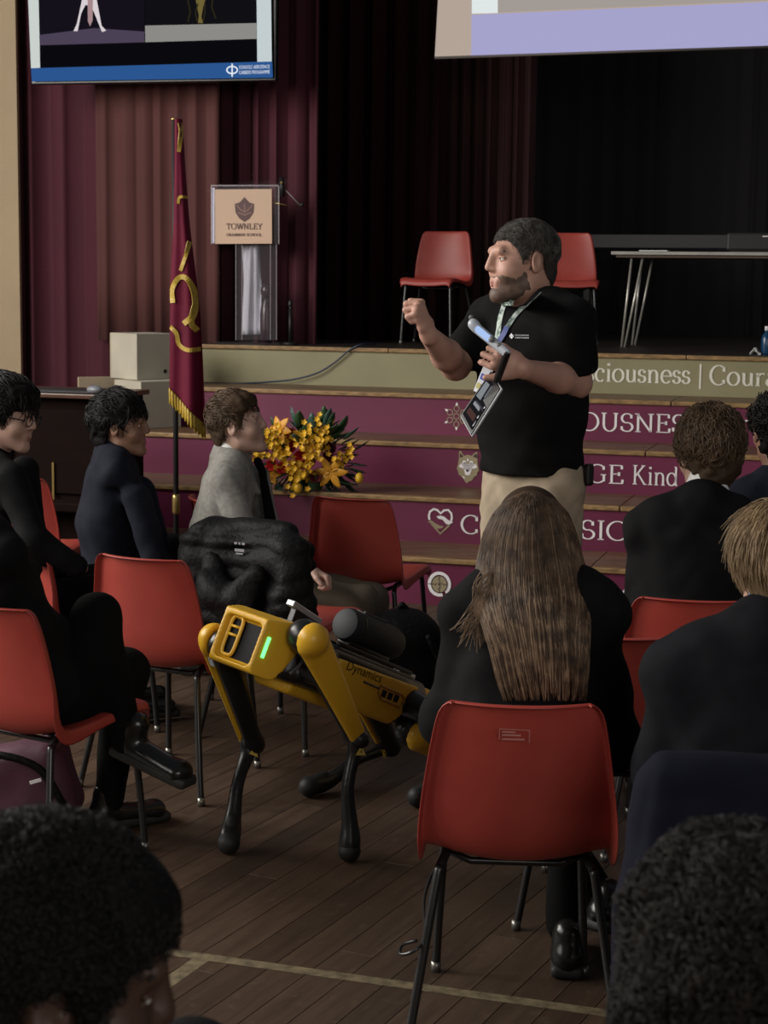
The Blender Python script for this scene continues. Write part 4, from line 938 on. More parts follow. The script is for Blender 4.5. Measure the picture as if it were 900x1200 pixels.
# legs
def leg(hip,knee,foot,outv,cover=True,r0=.042):
    hip,knee,foot,outv=[Vector(q) for q in (hip,knee,foot,outv)]
    d=(knee-hip).normalized(); o_=(outv-d*outv.dot(d)).normalized(); side=d.cross(o_)
    sd=SDF(.03); sd.ball(hip-o_*.045,r0); sd.cap(hip-o_*.035,knee-o_*.03,.042,.026); sd.cap(knee-o_*.03,knee+o_*.005,.028,.028)
    up=rpart('upper_leg',sd,M_rk,.006)
    sd=SDF(.015); sd.ecap(hip,knee+d*.01,.050,.026,side,.024,.016); sd.ball(hip-d*.01,.047)
    H=np.array(hip-o_*.012,np.float32); O=np.array(o_,np.float32)
    rpart('leg_cover',sd,M_ry,.005,up,clip=lambda P:-((P-H)@O))
    rmb('hip_label',MB().box(hip-o_*.02+d*.035-side*.045,(.02,.004,.03),Matrix((o_,side,d)).transposed()),mat('pale_label',(.45,.47,.52),.5),None)
    fd=(foot-knee); mid=knee+fd*.4; bow=(fd.cross(o_)).normalized(); 
    if bow.dot(Fv)<0: bow=-bow
    pts=bez([knee-o_*.012+Vector((0,0,.015)),knee-o_*.012+fd*.12+bow*.004,mid+bow*.022-o_*.008,knee+fd*.72+bow*.008,foot+UP*.036],5)
    n=len(pts); rs=[.028-.012*math.sin(PI*min(1,i/n*1.2)) for i in range(n)]
    sd=SDF(.012); sd.chain(pts,[max(.0145,r) for r in rs]); low=rpart('lower_leg',sd,M_rk,.0045)
    sd=SDF(.01); sd.ball(foot+UP*.034,.033); sd.cap(foot+UP*.036,foot+UP*.034-fd.normalized()*.07,.03,.0185); rpart('foot',sd,M_rk2,.005,low)
    # yellow warning sticker below the knee, facing out
    c=knee+fd*.10-o_*.012; out=(-Fv-UP*0+Vector((0,-1.6,.3))).normalized(); ex=fd.normalized(); out=(out-ex*out.dot(ex)).normalized(); ey=ex.cross(out); c=c+out*.0285
    rmb('warning_sticker',MB().add([c-ex*.018,c+ex*.013+ey*.018,c+ex*.013-ey*.018],[(0,1,2)]),mat('sticker_yellow',(.75,.58,.12),.5))
    rmb('warning_mark',MB().add([c-ex*.003+out*.001,c+ex*.005+ey*.003+out*.001,c+ex*.005-ey*.003+out*.001],[(0,1,2)]),M_rk)
leg(at(367,752,4.66),at(421,866,4.86),onz(409,1010),Lv+Vector((0,-.5,0)))
leg(at(252,752,4.90),at(290,868,5.06),onz(268,1001),-Lv+Vector((0,.1,0)))
leg(at(492,862,5.17),at(548,896,5.45),onz(489,946),Lv+Vector((0,-.5,0)))
leg(at(425,812,5.50),at(450,872,5.66),onz(362,934),-Lv)
for hx,s in ((.26,1),(.26,-1),(-.28,1),(-.28,-1)):
    sd=SDF(.02); sd.cap(B(hx,s*.08,-.005),B(hx,s*.165,-.012),.052,.045); rpart('hip_motor',sd,M_rk,.006)
# speaker strapped on its back
a,b=B(.035,-.005,.150),B(-.245,-.005,.150)
SP=thing('portable_speaker','black cylindrical speaker lying on the back of the robot','speaker',(a+b)/2)
def spp(name,mb,m): o=mb.build(name,m,SP,True); o.location=-Vector(SP.location); smooth_angle(o,35); return o
M_sp=mat('speaker_charcoal',(.018,.020,.023),.6,spec=.3)
dd=(b-a).normalized(); Q=dd.to_track_quat('Z','Y').to_matrix().to_4x4(); Ls=(b-a).length
spp('speaker_body',MB().lathe([(.030,0),(.046,.006),(.052,.022),(.052,Ls-.03),(.048,Ls-.012),(.046,Ls-.005)],28,Matrix.Translation(a)@Q),M_sp)
spp('speaker_ring',MB().lathe([(.0535,.045),(.0535,.05)],28,Matrix.Translation(a)@Q),M_rk)
spp('speaker_cone',MB().lathe([(.043,Ls-.006),(.030,Ls-.002),(.012,Ls-.001)],24,Matrix.Translation(a)@Q),M_rk2)
spp('speaker_handle',MB().tube([a+dd*.07+Uv*.052+Lv*.006,a+dd*.19+Uv*.052+Lv*.006],.006,8),M_sp)
spp('speaker_cradle',MB().box((a+b)/2-Uv*.048,(.22,.05,.02),RB,.004),M_rk)
# ------------------------------------------------------------------ bags and coats
M_nyl=mat('black_nylon',(.0040,.0040,.0048),.62,bump=(55,.6,.008),noise=(8,.3),spec=.18); M_pur=mat('plum_canvas',(.075,.018,.040),.7,noise=(6,.35),bump=(60,.2,.004))
q=onz(470,845,0); r=thing('backpack','black backpack on the floor behind the robot, below the empty chair','bag',Vector((q.x,q.y+.1,0)),.3)
c=Vector(r.location); sd=SDF(.06); sd.box(c+Vector((0,0,.19)),(.15,.10,.19),None,.09); sd.box(c+Vector((.03,-.08,.12)),(.11,.06,.10),None,.05); sd.ell(c+Vector((.0,0,.30)),(.14,.10,.12))
def bag_sdf(r,name,sd,m,vox=.01,disp=None):
    V,Qd=sd.mesh(vox,disp); V=V-np.array(r.location,np.float32); cz,sz=math.cos(-r.rotation_euler.z),math.sin(-r.rotation_euler.z); W=V.copy(); W[:,0]=V[:,0]*cz-V[:,1]*sz; W[:,1]=V[:,0]*sz+V[:,1]*cz; return npmesh(name,W,Qd,m,r)
bag_sdf(r,'bag_body',sd,M_nyl,.01,lambda P:.008*wob(P,26,1))
sd=SDF(.01); sd.chain([c+Vector((.1,-.11,.33)),c+Vector((.16,-.13,.2)),c+Vector((.15,-.13,.05))],[.014,.014,.014]); bag_sdf(r,'shoulder_strap',sd,M_nyl,.008)
sd=SDF(.01); sd.chain([c+Vector((-.04,0,.40)),c+Vector((0,0,.435)),c+Vector((.04,0,.40))],[.01,.01,.01]); bag_sdf(r,'top_handle',sd,M_nyl,.006)
q=at(24,930,5.02); r=thing('shoulder_bag','plum canvas bag on the floor under the left front chair','bag',Vector((q.x,q.y,0))); c=Vector(r.location)
sd=SDF(.05); sd.box(c+Vector((-.03,0,.14)),(.20,.10,.13),Matrix.Rotation(-.25,3,'Y'),.06); bag_sdf(r,'bag_body',sd,M_pur,.01,lambda P:.008*wob(P,22,2))
MB().tube(bez([(-.16,-.06,.24),(-.05,-.12,.28),(.08,-.12,.24),(.15,-.1,.12)],5),.012,8).build('bag_strap',M_nyl,r,True)
MB().box((.07,-.118,.2),(.035,.004,.01),Matrix.Rotation(-.3,3,'Y')).build('bag_tag',M_white,r)
# black puffer over a chair back
K='puffer'; r=thing('puffer_jacket','black quilted puffer jacket draped over a chair back beside the man in grey','jacket',cl(K,0,-.24,0))
sd=SDF(.035); side=CHAIRS[K][2].cross(UP)
sd.ecap(cl(K,-.15,-.275,.775),cl(K,.15,-.275,.775),.05,.05,UP,.055,.055)
sd.ecap(cl(K,-.13,-.31,.74),cl(K,-.12,-.325,.46),.13,.15,side,.045,.055); sd.ecap(cl(K,.13,-.31,.74),cl(K,.14,-.325,.44),.13,.16,side,.045,.055)
sd.ecap(cl(K,.0,-.215,.74),cl(K,.0,-.19,.50),.22,.22,side,.04,.04)
for s in (-1,1): sd.chain([cl(K,.20*s,-.32,.72),cl(K,.21*s,-.34,.55),cl(K,.19*s,-.35,.38)],[.055,.062,.055])
def quilt(P):
    h=P[:,2]; return -.010*np.abs(np.sin(h*48+1.5*wob(P,14,3)))+.010*wob(P,30,4)
sdf_obj('jacket_shell',sd,.009,M_nyl,r,quilt)
sd=SDF(.03); sd.chain([cl(K,-.10,-.37,.66),cl(K,-.04,-.41,.58),cl(K,.02,-.41,.50)],[.045,.06,.05]); sd.chain([cl(K,.10,-.37,.66),cl(K,.07,-.40,.57),cl(K,.09,-.40,.47)],[.04,.055,.05]); sdf_obj('jacket_hood',sd,.009,M_nyl,r,lambda P:.014*wob(P,34,5))
lb=MB()
p0=cl(K,.02,-.335,.755); ang=-CHAIRS[K][3]; Rz=Matrix.Rotation(ang,3,'Z')
for (dx,dz,w_,h_) in ((-.016,.0,.012,.008),(.0,.0,.008,.008),(.016,.0,.012,.008),(.0,-.024,.04,.01),(0,-.036,.03,.005)): lb.box(Rz@Vector((dx,0,dz)),(w_,.003,h_),Rz)
o=lb.build('care_label',mat('grey_label',(.25,.25,.27),.6),r); o.location=p0-Vector(r.location)-CHAIRS[K][2]*.028
# long navy coat over the chair of the fair-haired student
K='coat'; r=thing('navy_coat','long navy coat hanging from the chair back behind the fair-haired student','coat',cl(K,0,-.24,0)); side=CHAIRS[K][2].cross(UP)
sd=SDF(.04); sd.ecap(cl(K,-.175,-.28,.785),cl(K,.30,-.28,.79),.03,.03,UP,.04,.04); sd.ecap(cl(K,.04,-.31,.74),cl(K,-.03,-.34,.14),.215,.28,side,.035,.06); sd.ecap(cl(K,.0,-.21,.74),cl(K,.0,-.20,.5),.19,.2,side,.03,.03)
sd.ecap(cl('coat',-.185,-.26,.74),cl('coat',-.21,-.24,.34),.05,.07,CHAIRS['coat'][2],.045,.05)
def drape(P):
    l=P-np.array(CHAIRS['coat'][1],np.float32); rt=np.array((CHAIRS['coat'][2].y,-CHAIRS['coat'][2].x,0),np.float32); x=l@rt; z=P[:,2]
    return .017*np.clip((.80-z)*2.2,0,1)*np.sin(x*34+5*np.sin(z*2.3)+2.5*np.sin(x*17))+.004*wob(P,30,6)
sdf_obj('coat_cloth',sd,.008,mat('navy_wool',(.0055,.006,.0145),.9,spec=.15,noise=(20,.25)),r,drape)
# ------------------------------------------------------------------ people
def skin(name,col,rough=.5): return mat(name,col,rough,noise=(14,.14,4,2),spec=.4)
SK_fair=skin('fair_skin',(.52,.29,.22)); SK_pale=skin('pale_skin',(.48,.30,.235)); SK_tan=skin('tan_skin',(.24,.125,.08)); SK_dark=skin('deep_brown_skin',(.060,.030,.020))
def hair_mat(name,c,c2):
    mat(name+'_under',tuple(.55*a+.2*b for a,b in zip(c,c2)),.75,spec=.1)
    return mat(name,c,.5,noise=(30,.5,3,3),col2=c2,spec=.25)
HR_blk=hair_mat('black_hair',(.0045,.004,.004),(.011,.009,.0085)); HR_brn=hair_mat('brown_hair',(.045,.028,.018),(.10,.062,.036)); HR_gry=hair_mat('greying_hair',(.030,.025,.022),(.115,.105,.097)); HR_long=hair_mat('ash_brown_hair',(.034,.020,.013),(.110,.068,.041)); HR_bln=hair_mat('fair_hair',(.15,.098,.052),(.32,.225,.13))
M_eye=mat('eye_white',(.62,.60,.57),.25); M_iris=mat('dark_iris',(.015,.012,.012),.2); M_lip=mat('lip_skin',(.32,.12,.10),.5)
M_bj=mat('black_blazer_wool',(.0062,.0062,.0070),.85,noise=(25,.3),spec=.12); M_nj=mat('navy_blazer_wool',(.0105,.0125,.0215),.85,noise=(25,.3),spec=.15); M_gj=mat('grey_tweed',(.235,.225,.205),.85,noise=(60,.35,6,2.5)); M_bt=mat('black_trouser_cloth',(.0038,.0038,.0042),.9,spec=.1); M_ot=mat('olive_brown_chino',(.115,.088,.060),.85,noise=(20,.2)); M_kh=mat('khaki_chino',(.36,.29,.205),.85,noise=(20,.15)); M_tee=mat('black_cotton',(.0062,.0060,.0064),.9,noise=(20,.3),spec=.12); M_shoe=mat('black_leather',(.008,.008,.008),.25); M_sole=mat('black_rubber_sole',(.018,.017,.016),.6); M_shirt=mat('white_shirt_cotton',(.72,.71,.70),.7); M_bshirt=mat('blue_shirt_cotton',(.16,.26,.50),.7)
class Head:
    def __init__(s,c,fwd,up=(0,0,1),sc=1.0): s.c=Vector(c); s.M=frame(fwd,up); s.s=sc
    def p(s,x,y,z): return s.c+s.M@(Vector((x,y,z))*s.s)
    def local(s,P): return ((P-np.array(s.c,np.float32))@np.array(s.M,np.float32))/s.s
    def add(s,sd,e=0.0,ears=True):
        q=s.p; k=s.s; M=s.M
        sd.ell(q(0,-.018,.035),[(r+e)*k for r in (.074,.096,.082)],M,.03*k); sd.ell(q(0,.026,-.033),[(r+e)*k for r in (.060,.066,.080)],M,.03*k)
        for t in (-1,1):
            sd.cap(q(.044*t,.002,-.070),q(.013*t,.070,-.098),(.022+e)*k,(.020+e)*k,.02*k); sd.ball(q(.036*t,.055,-.028),(.030+e)*k,.02*k)
        sd.ball(q(0,.078,-.099),(.020+e)*k,.015*k); sd.cap(q(-.030,.080,.030),q(.030,.080,.030),(.014+e)*k,(.014+e)*k,.015*k)
        if e==0:
            sd.cap(q(0,.0895,.032),q(0,.1065,-.018),.0075*k,.0115*k,.012*k)
            for t in (-1,1): sd.ball(q(.011*t,.096,-.023),.0088*k,.006*k); sd.ell(q(.031*t,.0935,.0075),[.013*k,.010*k,.0075*k],M,.006*k,True)
            sd.cap(q(-.019,.086,-.058),q(.019,.086,-.058),.0085*k,.0085*k,.008*k); sd.cap(q(-.015,.085,-.070),q(.015,.085,-.070),.0085*k,.0085*k,.006*k)
            if ears:
                for t in (-1,1):
                    R=M@Matrix.Rotation(-.35*t,3,'Z')
                    sd.ell(q(.079*t,-.012,-.004),[r*k for r in (.009,.020,.033)],R,.008*k); sd.ell(q(.088*t,-.009,.002),[r*k for r in (.007,.011,.018)],R,.006*k,True)
        return sd
    def face(s,par,brow,loc,eyes=True,lips=True,sk=None):
        sk=sk or [c.data.materials[0] for c in par.children if c.name.startswith('body')][0]
        q=s.p; k=s.s
        if eyes:
            for t in (-1,1):
                e=MB().ball(q(.031*t,.0725,.007)-loc,.0110*k,14,10).build('eye',M_eye,par,True)
                MB().ball(q(.031*t,.0802,.0068)-loc,.0046*k,10,8).build('iris',M_iris,e,True); lid=MB(); lid.tube(bez([q(.0185*t,.0795,.010)-loc,q(.030*t,.0835,.0130)-loc,q(.044*t,.074,.0095)-loc],5),.0036*k,6); lid.tube(bez([q(.0185*t,.0785,.003)-loc,q(.031*t,.0815,.0010)-loc,q(.044*t,.073,.004)-loc],5),.0026*k,6); lid.build('eyelid',sk,par,True)['kind']='stuff'
                b=MB().tube([q(.014*t,.0905,.027)-loc,q(.030*t,.0895,.032)-loc,q(.047*t,.074,.028)-loc],[.0030*k,.0036*k,.002*k],6).build('eyebrow',brow,par,True)
        if lips:
            m=MB(); m.tube([q(-.022,.084,-.0635)-loc,q(0,.0955,-.0605)-loc,q(.022,.084,-.0635)-loc],[.002*k,.0048*k,.002*k],6); m.tube([q(-.020,.084,-.0655)-loc,q(0,.0945,-.069)-loc,q(.020,.084,-.0655)-loc],[.002*k,.005*k,.002*k],6); o=m.build('lips',M_lip,par,True); o['kind']='stuff'
HL_short=[(-.13,-.085),(-.085,-.075),(-.05,-.035),(-.034,.020),(-.004,.036),(.012,.010),(.024,-.012),(.034,.015),(.050,.048),(.068,.062),(.12,.072)]
HL_mid=[(-.13,-.11),(-.085,-.10),(-.05,-.06),(-.034,.0),(-.004,.020),(.012,.0),(.024,-.015),(.034,.015),(.050,.040),(.068,.048),(.12,.052)]
def hair_cap(h,par,m,thick,line,noise_amp,noise_fr,top=0,strands=300,flow=None,slen=.045,srad=.0032,vox=.005,seed=1,back=0,curl=0,mess=.35):
    loc=parent_loc(par); sd=SDF(.02); k=h.s
    sd.ell(h.p(0,-.018-back*.5,.035+top*.4),[(r+thick)*k for r in (.074,.096+back*.5,.082+top)],h.M); sd.ell(h.p(0,-.045,-.035),[(r+thick*.7)*k for r in (.060,.060+back,.065)],h.M,.03)
    if top: sd.ell(h.p(0,.030,.085),[(.060+top)*k,(.060)*k,(.030+top)*k],h.M,.03)
    xs=np.array([a for a,_ in line]); ys=np.array([b for _,b in line])
    def clip(P):
        l=h.local(P); return (np.interp(l[:,1],xs,ys)-l[:,2]+.006*wob(P,170,seed))*k*.8
    def disp(P): return noise_amp*wob(P,noise_fr,seed)+noise_amp*.5*wob(P,noise_fr*2.3,seed+3)
    V,Q=sd.mesh(vox,disp,clip); V=V-np.array(loc,np.float32)
    mb=MB(); rr=random.Random(seed)
    for i in range(strands):
        while True:
            th=math.acos(rr.uniform(-.75,1)); a=rr.uniform(0,2*PI); d=Vector((math.sin(th)*math.cos(a),math.sin(th)*math.sin(a),math.cos(th)))
            lp=Vector((d.x*(.077+thick),-.018-back*.4+d.y*(.099+thick+back*.5),.035+top*.4+d.z*(.085+thick+top)))
            if lp.z>np.interp(lp.y,xs,ys)+.004: break
        n=Vector((d.x/.074,d.y/.096,d.z/.082)).normalized()
        wp=np.array([h.p(*lp)],np.float32); lp=lp-n*float((noise_amp*wob(wp,noise_fr,seed)+noise_amp*.5*wob(wp,noise_fr*2.3,seed+3))[0])/k
        f=flow(lp,n,rr) if flow else Vector((0,-1,-.2)); f=f+Vector((rr.gauss(0,mess),rr.gauss(0,mess),rr.gauss(0,mess)))
        f=(f-n*f.dot(n)).normalized(); b=n.cross(f); pts=[]; L=slen*rr.uniform(.6,1.3); cz=rr.uniform(-1,1)
        for t in ((0,.25,.5,.75,1) if curl<.004 or slen>.03 else (0,.12,.25,.37,.5,.62,.75,.87,1)):
            w=curl*math.sin(t*13+cz*3); q=lp+n*(curl*.8*math.cos(t*13+cz*3))+f*(L*t)+n*(.006*math.sin(PI*t)*(1+curl*8)-.004-.010*t*t*(L/.045))+b*(w+cz*.012*t*t); pts.append(h.p(*q)-loc)
        mb.tube(pts,[srad*k*(1 if j<len(pts)-1 else .3) for j in range(len(pts))],4,False)
    me=npmesh('hair',V,Q,MATS[m.name+'_under'],par)
    if mb.v:
        o=mb.build('hair_locks',m,par,True); o['kind']='stuff'
    return me
def fl_back(lp,n,r): return Vector((lp.x*2,-1,-.35))
def fl_fwd(lp,n,r): return Vector((lp.x*3,.9 if lp.z>.05 else -.2,-.25 if lp.z>.05 else -1))
def fl_down(lp,n,r): return Vector((lp.x*4,lp.y*2,-1))
def fl_wild(lp,n,r): return Vector((r.gauss(0,1),r.gauss(0,1),r.gauss(0,1)))
def hand(sd,W,d,n,side,curl=(.5,.7,.5),s=1.0,thumb=(.6,.8,.3),tb=.5):
    W,d,n=Vector(W),Vector(d).normalized(),Vector(n); n=(n-d*n.dot(d)).normalized(); lat=n.cross(d)*side
    sd.ecap(W-d*.01*s,W+d*.03*s,.027*s,.034*s,lat,.020*s,.017*s,.01); sd.ecap(W+d*.03*s,W+d*.078*s,.036*s,.040*s,lat,.0165*s,.0135*s,.012)
    for i,(off,base,L) in enumerate(((.033,.084,.072),(.011,.090,.080),(-.011,.086,.074),(-.031,.076,.058))):
        q=W+d*base*s+lat*off*s; v=d.copy(); ang=0; r=.0098*s
        for j,(fr,c) in enumerate(zip((.45,.31,.26),curl)):
            c=c*(1+.12*i); ang+=c; v=(d*math.cos(ang)+n*math.sin(ang)); q2=q+v*L*fr*s; sd.cap(q,q2,r,r*.9,.004); q=q2; r*=.9
    q=W+d*.022*s+lat*.026*s; t1=(d*thumb[0]+lat*thumb[1]+n*thumb[2]).normalized(); q2=q+t1*.046*s; sd.cap(q,q2,.0155*s,.0115*s,.010); t2=(t1*(1-tb)+d*tb+n*tb*.5).normalized(); q3=q2+t2*.032*s; sd.cap(q2,q3,.0112*s,.009*s,.004)
    return sd
def shoe(par,heel,toe,name='shoe',boot=0):
    heel,toe=Vector(heel),Vector(toe); loc=parent_loc(par); f=(toe-heel).normalized(); up=(UP-f*UP.dot(f)).normalized(); sd=SDF(.02); sidev=f.cross(up); L=(toe-heel).length
    sd.ecap(heel+f*.03+up*.045,heel+f*(L-.045)+up*.036,.036,.044,sidev,.036,.026); sd.cap(heel+f*.045+up*.06,heel+f*.05+up*(.11+boot),.040,.038); sd.ball(heel+f*(L-.05)+up*.034,.034)
    o=sdf_obj(name,sd,.006,M_shoe,par)
    s2=SDF(.01); s2.box(heel+f*L*.49+up*.017,(L*.49,.040,.016),Matrix((f,sidev,up)).transposed(),.010); V,Q=s2.mesh(.006); b=npmesh('sole',V-np.array(loc,np.float32),Q,M_sole,o); return o
def person(label,loc): return thing('person',label,'person',Vector(loc))
def torso(P,sd,w=1.0,side=None,belly=0,zs=1.0,z0=.50):
    """jacket over a seated torso; P maps body-local to world"""
    sd.ecap(P(0,-.02,z0),P(0,-.05,.68),.175*w,.160*w,side,.125+belly,.118+belly); sd.ecap(P(0,-.05,.68),P(0,-.03,.89),.160*w,.185*w,side,.118+belly,.108)
    sd.chain([P(-.17*w,-.025,.925),P(-.10,-.03,.965),P(0,-.035,1.005),P(.10,-.03,.965),P(.17*w,-.025,.925)],[.060,.062,.070,.062,.060]); return sd
def seated(label,loc,ang,head,hfwd,sk,hair,jacket,trousers,arms,legs,w=1.0,lean=0,tilt=0,collar=None,hup=(0,0,1),hs=1.0,wrinkle=.006,zoff=0,shoes=True,hands=True,seed=1):
    """loc: floor point under the hips, ang: facing clockwise from +Y, head: world centre of head"""
    r=person(label,loc); L0=Vector(loc); a=math.radians(ang); fw=Vector((math.sin(a),math.cos(a),0)); rt=Vector((fw.y,-fw.x,0))
    def P(x,y,z):
        k=max(0,z-.5)/.5; return L0+rt*(x+tilt*k)+fw*(y+lean*k)+UP*(z+zoff*min(1,k*1.2))
    h=Head(head,hfwd,hup,hs); nb=P(0,-.03,.98)
    sd=SDF(.02); h.add(sd); sd.cap(nb,h.p(0,-.025,-.05),.056,.054,.03); sd.ecap(P(0,-.03,.62),P(0,-.03,.92),.10,.14,rt,.07,.07,.03)
    A=[[Vector(q) for q in arm[:3]] for arm in arms]
    for (s_,e_,w_),arm in zip(A,arms):
        sd.chain([s_,e_,w_],[.038,.033,.026],.02)
        if hands and len(arm)>3 and arm[3] is not None: hand(sd,w_,*arm[3])
    body=sdf_obj('body',sd,.0055,sk,r)
    sj=SDF(.035); torso(P,sj,w,rt); sj.cap(nb,nb+(h.p(0,-.03,-.06)-nb)*.28,.076,.064,.03)
    for (s_,e_,w_) in A: sj.chain([s_,e_,e_+(w_-e_)*.93],[.058,.053,.041],.045)
    cax=(h.p(0,-.03,-.06)-nb); cc_=nb+cax*.16
    ring=[cc_+(rt*math.sin(t)-fw*math.cos(t))*.074+UP*(.012*math.cos(t)-.010*(1-math.cos(t))) for t in np.linspace(-2.3,2.3,13)]
    sj.chain(ring,[.014]*13,.008)
    for s_ in (-1,1): sj.ecap(ring[12 if s_>0 else 0],P(.045*s_,.085,.86),.020,.034,rt,.010,.010,.008)
    jk=sdf_obj('jacket',sj,.008,jacket,r,lambda Q:wrinkle*wob(Q,24,seed)+wrinkle*.6*wob(Q,48,seed+2))
    if collar:
        m,hgt=collar; c0=nb+(h.p(0,-.03,-.06)-nb)*.2; c1=nb+(h.p(0,-.03,-.06)-nb)*hgt; sc=SDF(.01); sc.cap(c0,c1,.070,.0625,.01); sdf_obj('shirt_collar',sc,.006,m,r)
    st=SDF(.035)
    for hip,kn,an in legs: st.chain([Vector(q) for q in (hip,kn,an)],[.088,.066,.046],.03)
    st.ecap(P(-.06,-.01,.50),P(.06,-.01,.50),.10,.10,UP,.11,.11)
    sdf_obj('trousers',st,.010,trousers,r,lambda Q:.005*wob(Q,22,seed+5))
    if shoes:
        for hip,kn,an in legs:
            an=Vector(an); kn=Vector(kn); d=(fw*1.0); 
            shoe(r,an-fw*.06+UP*(-.075 if an.z>.07 else -an.z+.0),an+fw*.20+UP*(-.075 if an.z>.07 else -an.z+.0))
    return r,h,P,body,jk
# ---------------- presenter
PY=5.45; pc=at(622,560,PY); PR=person('standing man in black T-shirt and khaki trousers holding a tablet and gesturing',(pc.x,pc.y,0)); PL=Vector(PR.location)
cn=Vector((-.75,-.66,0)).normalized(); cs=Vector((-cn.y,cn.x,0))   # chest normal, towards his left
sc_=at(620,372,PY); shL,shR=sc_+cs*.185-UP*.005,sc_-cs*.185-UP*.012
elL,elR=at(676,449,5.36),at(534,428,5.42); wrL,wrR=at(613,432,5.13),at(502,392,5.20)
hp=Head(at(611,306,5.43),(-.93,-.36,-.02),sc=1.06)
sd=SDF(.02); hp.add(sd); nb=at(622,352,5.47); sd.cap(nb,hp.p(0,-.03,-.06),.068,.064,.03); sd.ecap(at(624,540,PY),at(624,400,PY),.13,.15,cs,.09,.09,.03)
sd.chain([shL,elL,elL+(wrL-elL)*.35,wrL],[.050,.045,.046,.028],.02); sd.chain([shR,elR,elR+(wrR-elR)*.35,wrR],[.050,.045,.046,.028],.02)
hand(sd,wrL,(-.80,-.25,.38),(-.25,.95,.05),-1,(.75,.95,.6),1.08,(.75,.55,.0),.3)
hand(sd,wrR,(-.35,-.25,.90),(-.75,.35,-.2),1,(1.25,1.35,.9),1.10,(.65,.25,.75),.5)
PB=sdf_obj('body',sd,.0045,SK_fair,PR); hp.face(PR,HR_gry,PL)
hair_cap(hp,PR,HR_gry,.005,HL_short,.002,110,top=0,strands=4200,flow=lambda lp,n,r:Vector((lp.x,.9,.5)) if lp.y>.02 and lp.z>.06 else Vector((lp.x*2,-.3,-1)),slen=.020,srad=.0006,seed=3,vox=.004,mess=.25)
sb=SDF(.02); hp.add(sb,.0017)
def beard(P):
    l=hp.local(P); y,z,x=l[:,1],l[:,2],np.abs(l[:,0]); w=.003*wob(P,160,2)
    top=np.where(y<.045,np.interp(y,[-.02,.0,.03,.045],[.01,-.012,-.040,-.050]),np.interp(y,[.045,.062,.085,.11],[-.050,-.046,-.040,-.042]))
    lips=.0075-np.sqrt((x/2.2)**2+(z+.0645)**2)
    d=np.maximum(z-top+w,-.012-y+w); d=np.maximum(d,np.where(y>.05,lips,-1)); return np.maximum(d,-(z+.125))*.8
sdf_obj('beard',sb,.0045,hair_mat('dark_stubble',(.080,.050,.038),(.17,.112,.088)),PR,lambda P:.0012*wob(P,210,1),beard)
stt=SDF(.04); hm=at(624,548,PY)
stt.ecap(hm,at(626,470,PY)+cn*.02,.178,.185,cs,.150,.160); stt.ecap(at(626,470,PY)+cn*.02,at(624,405,PY),.185,.190,cs,.160,.125)
stt.chain([shR,sc_+UP*.025-cs*.09,sc_+UP*.035,sc_+UP*.025+cs*.09,shL],[.066,.066,.062,.066,.068]); stt.cap(shL,shL+(elL-shL)*.72,.070,.068,.03); stt.cap(shR,shR+(elR-shR)*.72,.068,.066,.03)
hz_=at(624,553,PY).z; dL,dR=(elL-shL).normalized(),(elR-shR).normalized(); sL,sR=shL+dL*((elL-shL).length*.82),shR+dR*((elR-shR).length*.80)
def tclip(P):
    c=hz_-P[:,2]
    for q,d in ((sL,dL),(sR,dR)):
        v=P-np.array(q,np.float32); al=v@np.array(d,np.float32); pr=np.linalg.norm(v-al[:,None]*np.array(d,np.float32),axis=1); inb=((P-np.array(at(624,470,PY),np.float32))@np.array(cs,np.float32)); inn=(np.abs(inb)<.175); c=np.maximum(c,np.where((pr<.085)&(al<.12)&~inn,al,-1))
    q=np.array(nb+UP*.035+cn*.035,np.float32); return np.maximum(c,.080-np.linalg.norm((P-q)*np.array((1,1,1.15),np.float32),axis=1))
TS=sdf_obj('t_shirt',stt,.0075,M_tee,PR,lambda P:.005*wob(P,17,1)+.004*wob(P,38,2)+.006*np.clip(1.25-P[:,2],0,.3)/.3*np.sin(P[:,2]*70+3*wob(P,12,4)),tclip)
tr=SDF(.04); wz=at(624,548,PY); legR_,legL_=wz-cs*.09,wz+cs*.09
tr.ecap(wz+UP*.03,wz-UP*.10,.165,.172,cs,.125,.12)
for s_,q in ((-1,legR_),(1,legL_)):
    kn=Vector((q.x,q.y,.50))+cn*.02+cs*.02*s_; an=Vector((q.x,q.y,.10))+cs*.03*s_; tr.chain([q-UP*.06,kn,an],[.098,.074,.060]); shoe(PR,an-cn*.07-UP*.10,an+cn*.20-UP*.10)
TR=sdf_obj('trousers',tr,.009,M_kh,PR,lambda P:.007*wob(P,20,3)+.005*wob(P,50,2)+.004*wob(P,90,5)); TR['label']='khaki cargo trousers'
sp_=SDF(.01); pk=wz+cs*.165-UP*.17-cn*.0; sp_.box(pk,(.05,.018,.075),Matrix((cn,cs,UP)).transposed(),.01); sdf_obj('trouser_pocket',sp_,.006,M_kh,PR)
sp_=SDF(.008); pk=wz+cs*.185-UP*.01-cn*.06; sp_.box(pk,(.016,.012,.035),Matrix((cn,cs,UP)).transposed(),.006); sdf_obj('belt_pouch',sp_,.005,M_blk,PR)
def wrap(o,off=.003):
    m=o.modifiers.new('wrap','SHRINKWRAP'); m.target=TS; m.wrap_method='PROJECT'; m.use_project_x=False; m.use_project_y=True; m.use_project_z=False; m.use_negative_direction=True; m.use_positive_direction=True; m.offset=off; m.project_limit=.3; return o
